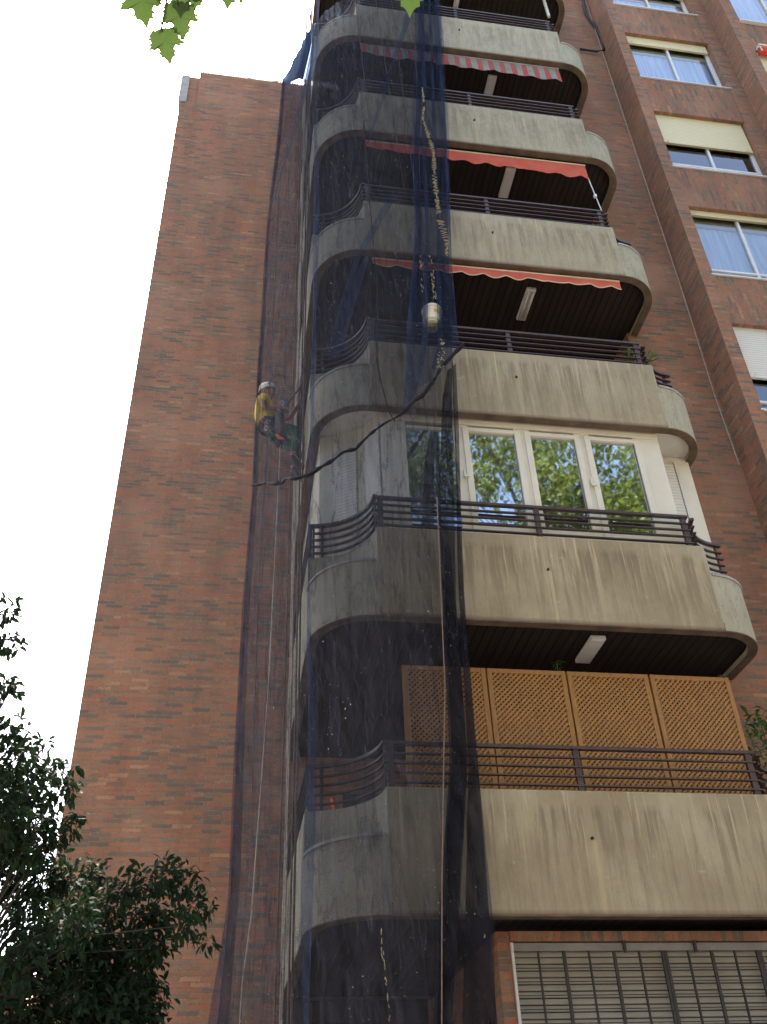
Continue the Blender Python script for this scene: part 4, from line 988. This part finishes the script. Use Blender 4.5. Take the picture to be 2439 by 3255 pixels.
def street_tree(name, base, label, clusters, leafl, n_per, mat, trunk_r, fork, group=None, rnd=None, wfac=.22):
    r = empty(name, base, label, 'tree', group); inv = Matrix.Translation(-r.location)
    tk = MB(); b0_ = Vector(base); fk = Vector(fork)
    pts = [b0_.lerp(fk, i/6) + Vector((noise.noise(Vector((i*.6, 1, base[0])))*.12*(i > 0), 0, 0)) for i in range(7)]
    tk.tube(pts, [lerp(trunk_r, trunk_r*.6, i/6) for i in range(7)], 10)
    lv = MB()
    for (x, y, z, rr) in clusters:
        c = Vector((x, y, z)); mid = fk.lerp(c, .55) + Vector((0, 0, .12*(c-fk).length))
        tk.tube([fk, fk.lerp(mid, .6)+Vector((0, 0, .03)), mid, c], [trunk_r*.28, trunk_r*.14, trunk_r*.06, .003], 5)
        for _ in range(max(2, int(n_per*(rr/.15)**2))):
            o_ = rdir(rnd)*rr*rnd.uniform(.2, 1.25)**.7; o_.z *= .95
            p = c + o_
            if rnd.random() < .12: tk.tube([c+o_*.2, p], [.003, .0015], 3, False)
            d = (rdir(rnd) + o_.normalized()*.7 + Vector((0, 0, -.55))).normalized(); nr = (rdir(rnd)*.8+Vector((0, 0, 1))).normalized()
            if abs(d.dot(nr)) > .97: nr = Vector((1, 0, 0))
            L = leafl*rnd.uniform(.65, 1.2); lv.add(leaf_pts(p, d, nr, L, L*wfac, rnd.uniform(.05, .35)), LF)
    o = tk.build('trunk', M['bark'], r, smooth=True); o.matrix_parent_inverse = inv
    o = lv.build('crown', M[mat], r, recalc=False); o.matrix_parent_inverse = inv
    return r
rt1 = random.Random(21)
ex = list(CL) + [(x-.55+rt1.uniform(-.2, .2), y+rt1.uniform(-.3, .3), z+rt1.uniform(-.2, .2), .2) for x, y, z, r_ in CL[::2] if x < -1]
ex += [(-1.1+rt1.uniform(-.5, .4), 7.6+rt1.uniform(-.4, .4), rt1.uniform(.4, 1.1), .22) for _ in range(16)]
ex += [(rt1.uniform(-1.35, -.45), rt1.uniform(7.6, 8.3), rt1.uniform(1.1, 1.85), .15) for _ in range(20)]
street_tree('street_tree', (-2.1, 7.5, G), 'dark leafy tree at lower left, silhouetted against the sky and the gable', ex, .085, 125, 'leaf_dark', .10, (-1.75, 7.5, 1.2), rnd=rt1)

# plane tree over the camera: trunk behind, hanging twig with lobed leaves in view
def plane_leaf(m, base, d, nrm, L, rnd):
    d = d.normalized(); s_ = d.cross(nrm).normalized(); u = s_.cross(d).normalized()
    # outline of a five-lobed toothed leaf, y along the midrib, unit size
    half = [(0, 0), (.10, -.03), (.20, .03), (.30, -.02), (.36, .07), (.44, .06), (.43, .16), (.52, .20), (.44, .24), (.42, .31), (.55, .38), (.47, .40), (.60, .52), (.47, .50), (.40, .55), (.34, .49), (.27, .52), (.22, .60), (.30, .68), (.22, .69), (.22, .80), (.14, .80), (.08, .88), (0, 1.02)]
    pts = half + [(-x, y) for x, y in half[-2:0:-1]]
    c = Vector(base) + d*L*.38
    vs = [c + u*L*.02]
    for x, y in pts:
        jx = x*rnd.uniform(.93, 1.07); jy = y+rnd.uniform(-.015, .015)
        vs.append(Vector(base) + s_*L*jx + d*L*jy - u*L*(.16*abs(x)**1.3 + .10*y*y) + u*L*.02*math.sin(x*9))
    n = len(pts); m.add(vs, [(0, 1+i, 1+(i+1) % n) for i in range(n)])
pt_ = empty('plane_tree', (-1.6, -2.0, G), 'plane tree above the viewer whose lobed green leaves hang in at the top edge', 'tree'); inv = Matrix.Translation(-pt_.location)
rl = random.Random(5)
tw = MB()
tw.tube([(-1.6, -2.0, G), (-1.5, -2.0, 1.5), (-1.2, -1.6, 3.5), (-.9, -1.0, 4.6)], [.2, .17, .13, .09], 12)
tw.tube([(-1.2, -1.6, 3.5), (-.6, 0.2, 3.6), (-.32, .95, 3.0), (-.27, 1.18, 2.62), (-.275, 1.25, 2.44), (-.28, 1.26, 2.38)], [.05, .02, .008, .004, .003, .002], 6)
tw.tube([(-.6, .2, 3.6), (.1, .7, 3.3), (.28, 1.0, 2.75), (.31, 1.10, 2.55)], [.02, .01, .005, .002], 6)
tw.tube([(-1.2, -1.6, 3.5), (-2, -3, 6), (-2, -4.5, 9), (-1.6, -5, 12)], [.12, .10, .07, .04], 8)
tw.tube([(-.9, -1.0, 4.6), (.8, -2.2, 7), (2.5, -3.8, 10), (3, -4.6, 13)], [.09, .07, .05, .03], 8)
o = tw.build('trunk', M['bark'], pt_, smooth=True); o.matrix_parent_inverse = inv
def hang(tip, base, L, tw_, nrm=(0, -.62, -.78)):
    m = MB(); b_ = Vector(base); d = Vector(tip)-b_; n0 = Vector(nrm)+Vector((tw_, 0, 0))
    plane_leaf(m, b_, d, n0.normalized(), L, rl); m.tube([b_-d.normalized()*L*.35+Vector((0, 0, .02)), b_, b_+d.normalized()*L*.1], .0022, 4)
    o = m.build('leaf', M['leaf_plane'], pt_, recalc=False); o.matrix_parent_inverse = inv
# positions in front of the lens, about 2.7 m away: rt/up give the hanging direction
def lp(px, py, dist):
    x = (px*1.472-1219.5)/3051.7; y = (1627.5-py*1.472)/3051.7
    return (fw + rt*x + up*y).normalized()*dist
for (bx_, by_, tx, ty, L, dist, twz) in ((298, -34, 318, 60, .1, 2.7, .15), (392, -52, 386, 40, .1, 2.76, -.1), (384, 4, 396, 87, .1, 2.68, .1), (350, 62, 367, 138, .1, 2.7, -.1), (430, -48, 418, 22, .1, 2.75, .1), (497, -64, 490, 20, .1, 2.72, 0), (886, -78, 888, 36, .1, 2.6, .1), (330, -60, 345, 12, .1, 2.8, .2), (522, -90, 520, 6, .1, 2.72, 0)):
    b_ = lp(bx_, by_, dist); t2 = lp(tx, ty, dist-.02)
    hang(t2, b_, (t2-b_).length*1.0, twz)
# crowns behind the camera, the first enlarged to shade the lower facade
rc = random.Random(31)
def crown_clusters(c, R, n):
    out_ = []
    for _ in range(n):
        d = rdir(rc)*(rc.random()**.4); out_.append((c[0]+d.x*R[0], c[1]+d.y*R[1], c[2]+d.z*R[2], rc.uniform(.5, .95)))
    return out_
lvp = MB()
for (x, y, z, rr) in crown_clusters((-2.4, -4.2, 9.5), (4.2, 3.3, 3.8), 90):
    for _ in range(60):
        p = Vector((x, y, z)) + rdir(rc)*rr*rc.random()**.5; d = (rdir(rc)+Vector((0, 0, -.4))).normalized(); lvp.add(leaf_pts(p, d, (rdir(rc)+Vector((0, 0, 1.2))).normalized(), .26, .10, .15), LF)
o = lvp.build('crown', M['leaf_tree'], pt_, recalc=False); o.matrix_parent_inverse = inv
for bx_, by_, hz, R_, n_, fk_, lf_, lbl in ((7.9, -2.0, 15.6, (4.4, 2.3, 4.4), 110, 5.5, .145, 'tall sunlit plane tree across the pavement, mirrored in the white framed panes'),
        (12.8, -2.9, 14.5, (3.8, 2.4, 4.6), 56, 5.5, .17, 'plane tree further along the street behind the viewer'),
        (-6.2, 3.4, 6.6, (2.2, 2.2, 3.4), 60, 3.6, .24, 'unseen dense plane tree added left of the view to shade the lower gable'),  # out of view, added so its crown dims the lower gable
        (-10.5, -3.6, 10, (4.4, 3.2, 4.4), 60, 5, .26, 'unseen plane tree added behind the viewer at left to shade the lower facade'),  # this and the next two: unseen crowns added to block skylight low down
        (4.6, -4.6, 8.6, (4.2, 3.2, 3.0), 60, 3.5, .26, 'unseen low plane tree added behind the viewer at right to shade the lower facade'),
        (14.5, -5.4, 8.6, (4.4, 3.2, 3.0), 50, 3.5, .26, 'unseen low plane tree added at the far right behind the viewer to block skylight')):
    street_tree('plane_tree', (bx_, by_, G), lbl, crown_clusters((bx_, by_, hz), R_, n_), lf_, 8 if lf_ < .2 else 2.6, 'leaf_tree', .24, (bx_, by_, hz-fk_), 'street trees behind the viewer', rc, .34)

# ------------------------------------------------------------------ buildings across the street and a far house
def opp(x0, x1, y, h, label, mat):
    r = empty('opposite_building', ((x0+x1)/2, y, G), label, 'building', 'buildings across the street'); inv = Matrix.Translation(-r.location)
    o = MB().box(x0, x1, y-10, y, G, h).build('wall', mat, r); o.matrix_parent_inverse = inv
    wn = MB(); fl = MB(); z = G+3.8
    while z < h-2:
        x = x0+1.5
        while x < x1-2: wn.box(x, x+1.2, y, y+.03, z, z+1.6); fl.box(x-.1, x+1.3, y, y+.12, z-.12, z-.003); x += 3
        z += 3.1
    o = wn.build('window', M['glass'], r); o.matrix_parent_inverse = inv; o['kind'] = 'stuff'
    o = fl.build('sill', M['coping'], r); o.matrix_parent_inverse = inv; o['kind'] = 'stuff'
    o = MB().box(x0-.3, x1+.3, y-10.3, y+.4, h+.002, h+.4).build('cornice', M['coping'], r); o.matrix_parent_inverse = inv
opp(-26, -3, -15, 13, 'beige plastered block across the street at left', M['plaster'])
opp(-2.6, 24, -15, 15, 'beige plastered block straight across the street', M['plaster'])
hs = empty('brick_house', (-7, 36, G), 'small brick house with a clay tile roof far behind the tree at lower left', 'house'); inv = Matrix.Translation(-hs.location)
o = MB().box(-12, -5.4, 36, 44, G, 6.1).build('wall', M['brick'], hs); o.matrix_parent_inverse = inv
o = MB().add([(-12.3, 35.5, 6.0), (-5.1, 35.5, 6.0), (-5.1, 40, 7.4), (-12.3, 40, 7.4), (-12.3, 44.5, 6), (-5.1, 44.5, 6)], [(0, 1, 2, 3), (3, 2, 5, 4), (0, 3, 4), (1, 5, 2)]).build('roof', M['tile'], hs); o.matrix_parent_inverse = inv
rf = random.Random(8)
street_tree('far_tree', (-5.0, 27, G), 'bright yellow green tree far off at the bottom left corner', [(-5+rf.uniform(-1.4, .8), 27+rf.uniform(-1, 1), 3.6+rf.uniform(-1.6, .5), .6) for _ in range(18)], .16, 2.5, 'leaf_tree', .12, (-5, 27, 1.5), rnd=rf, wfac=.35)
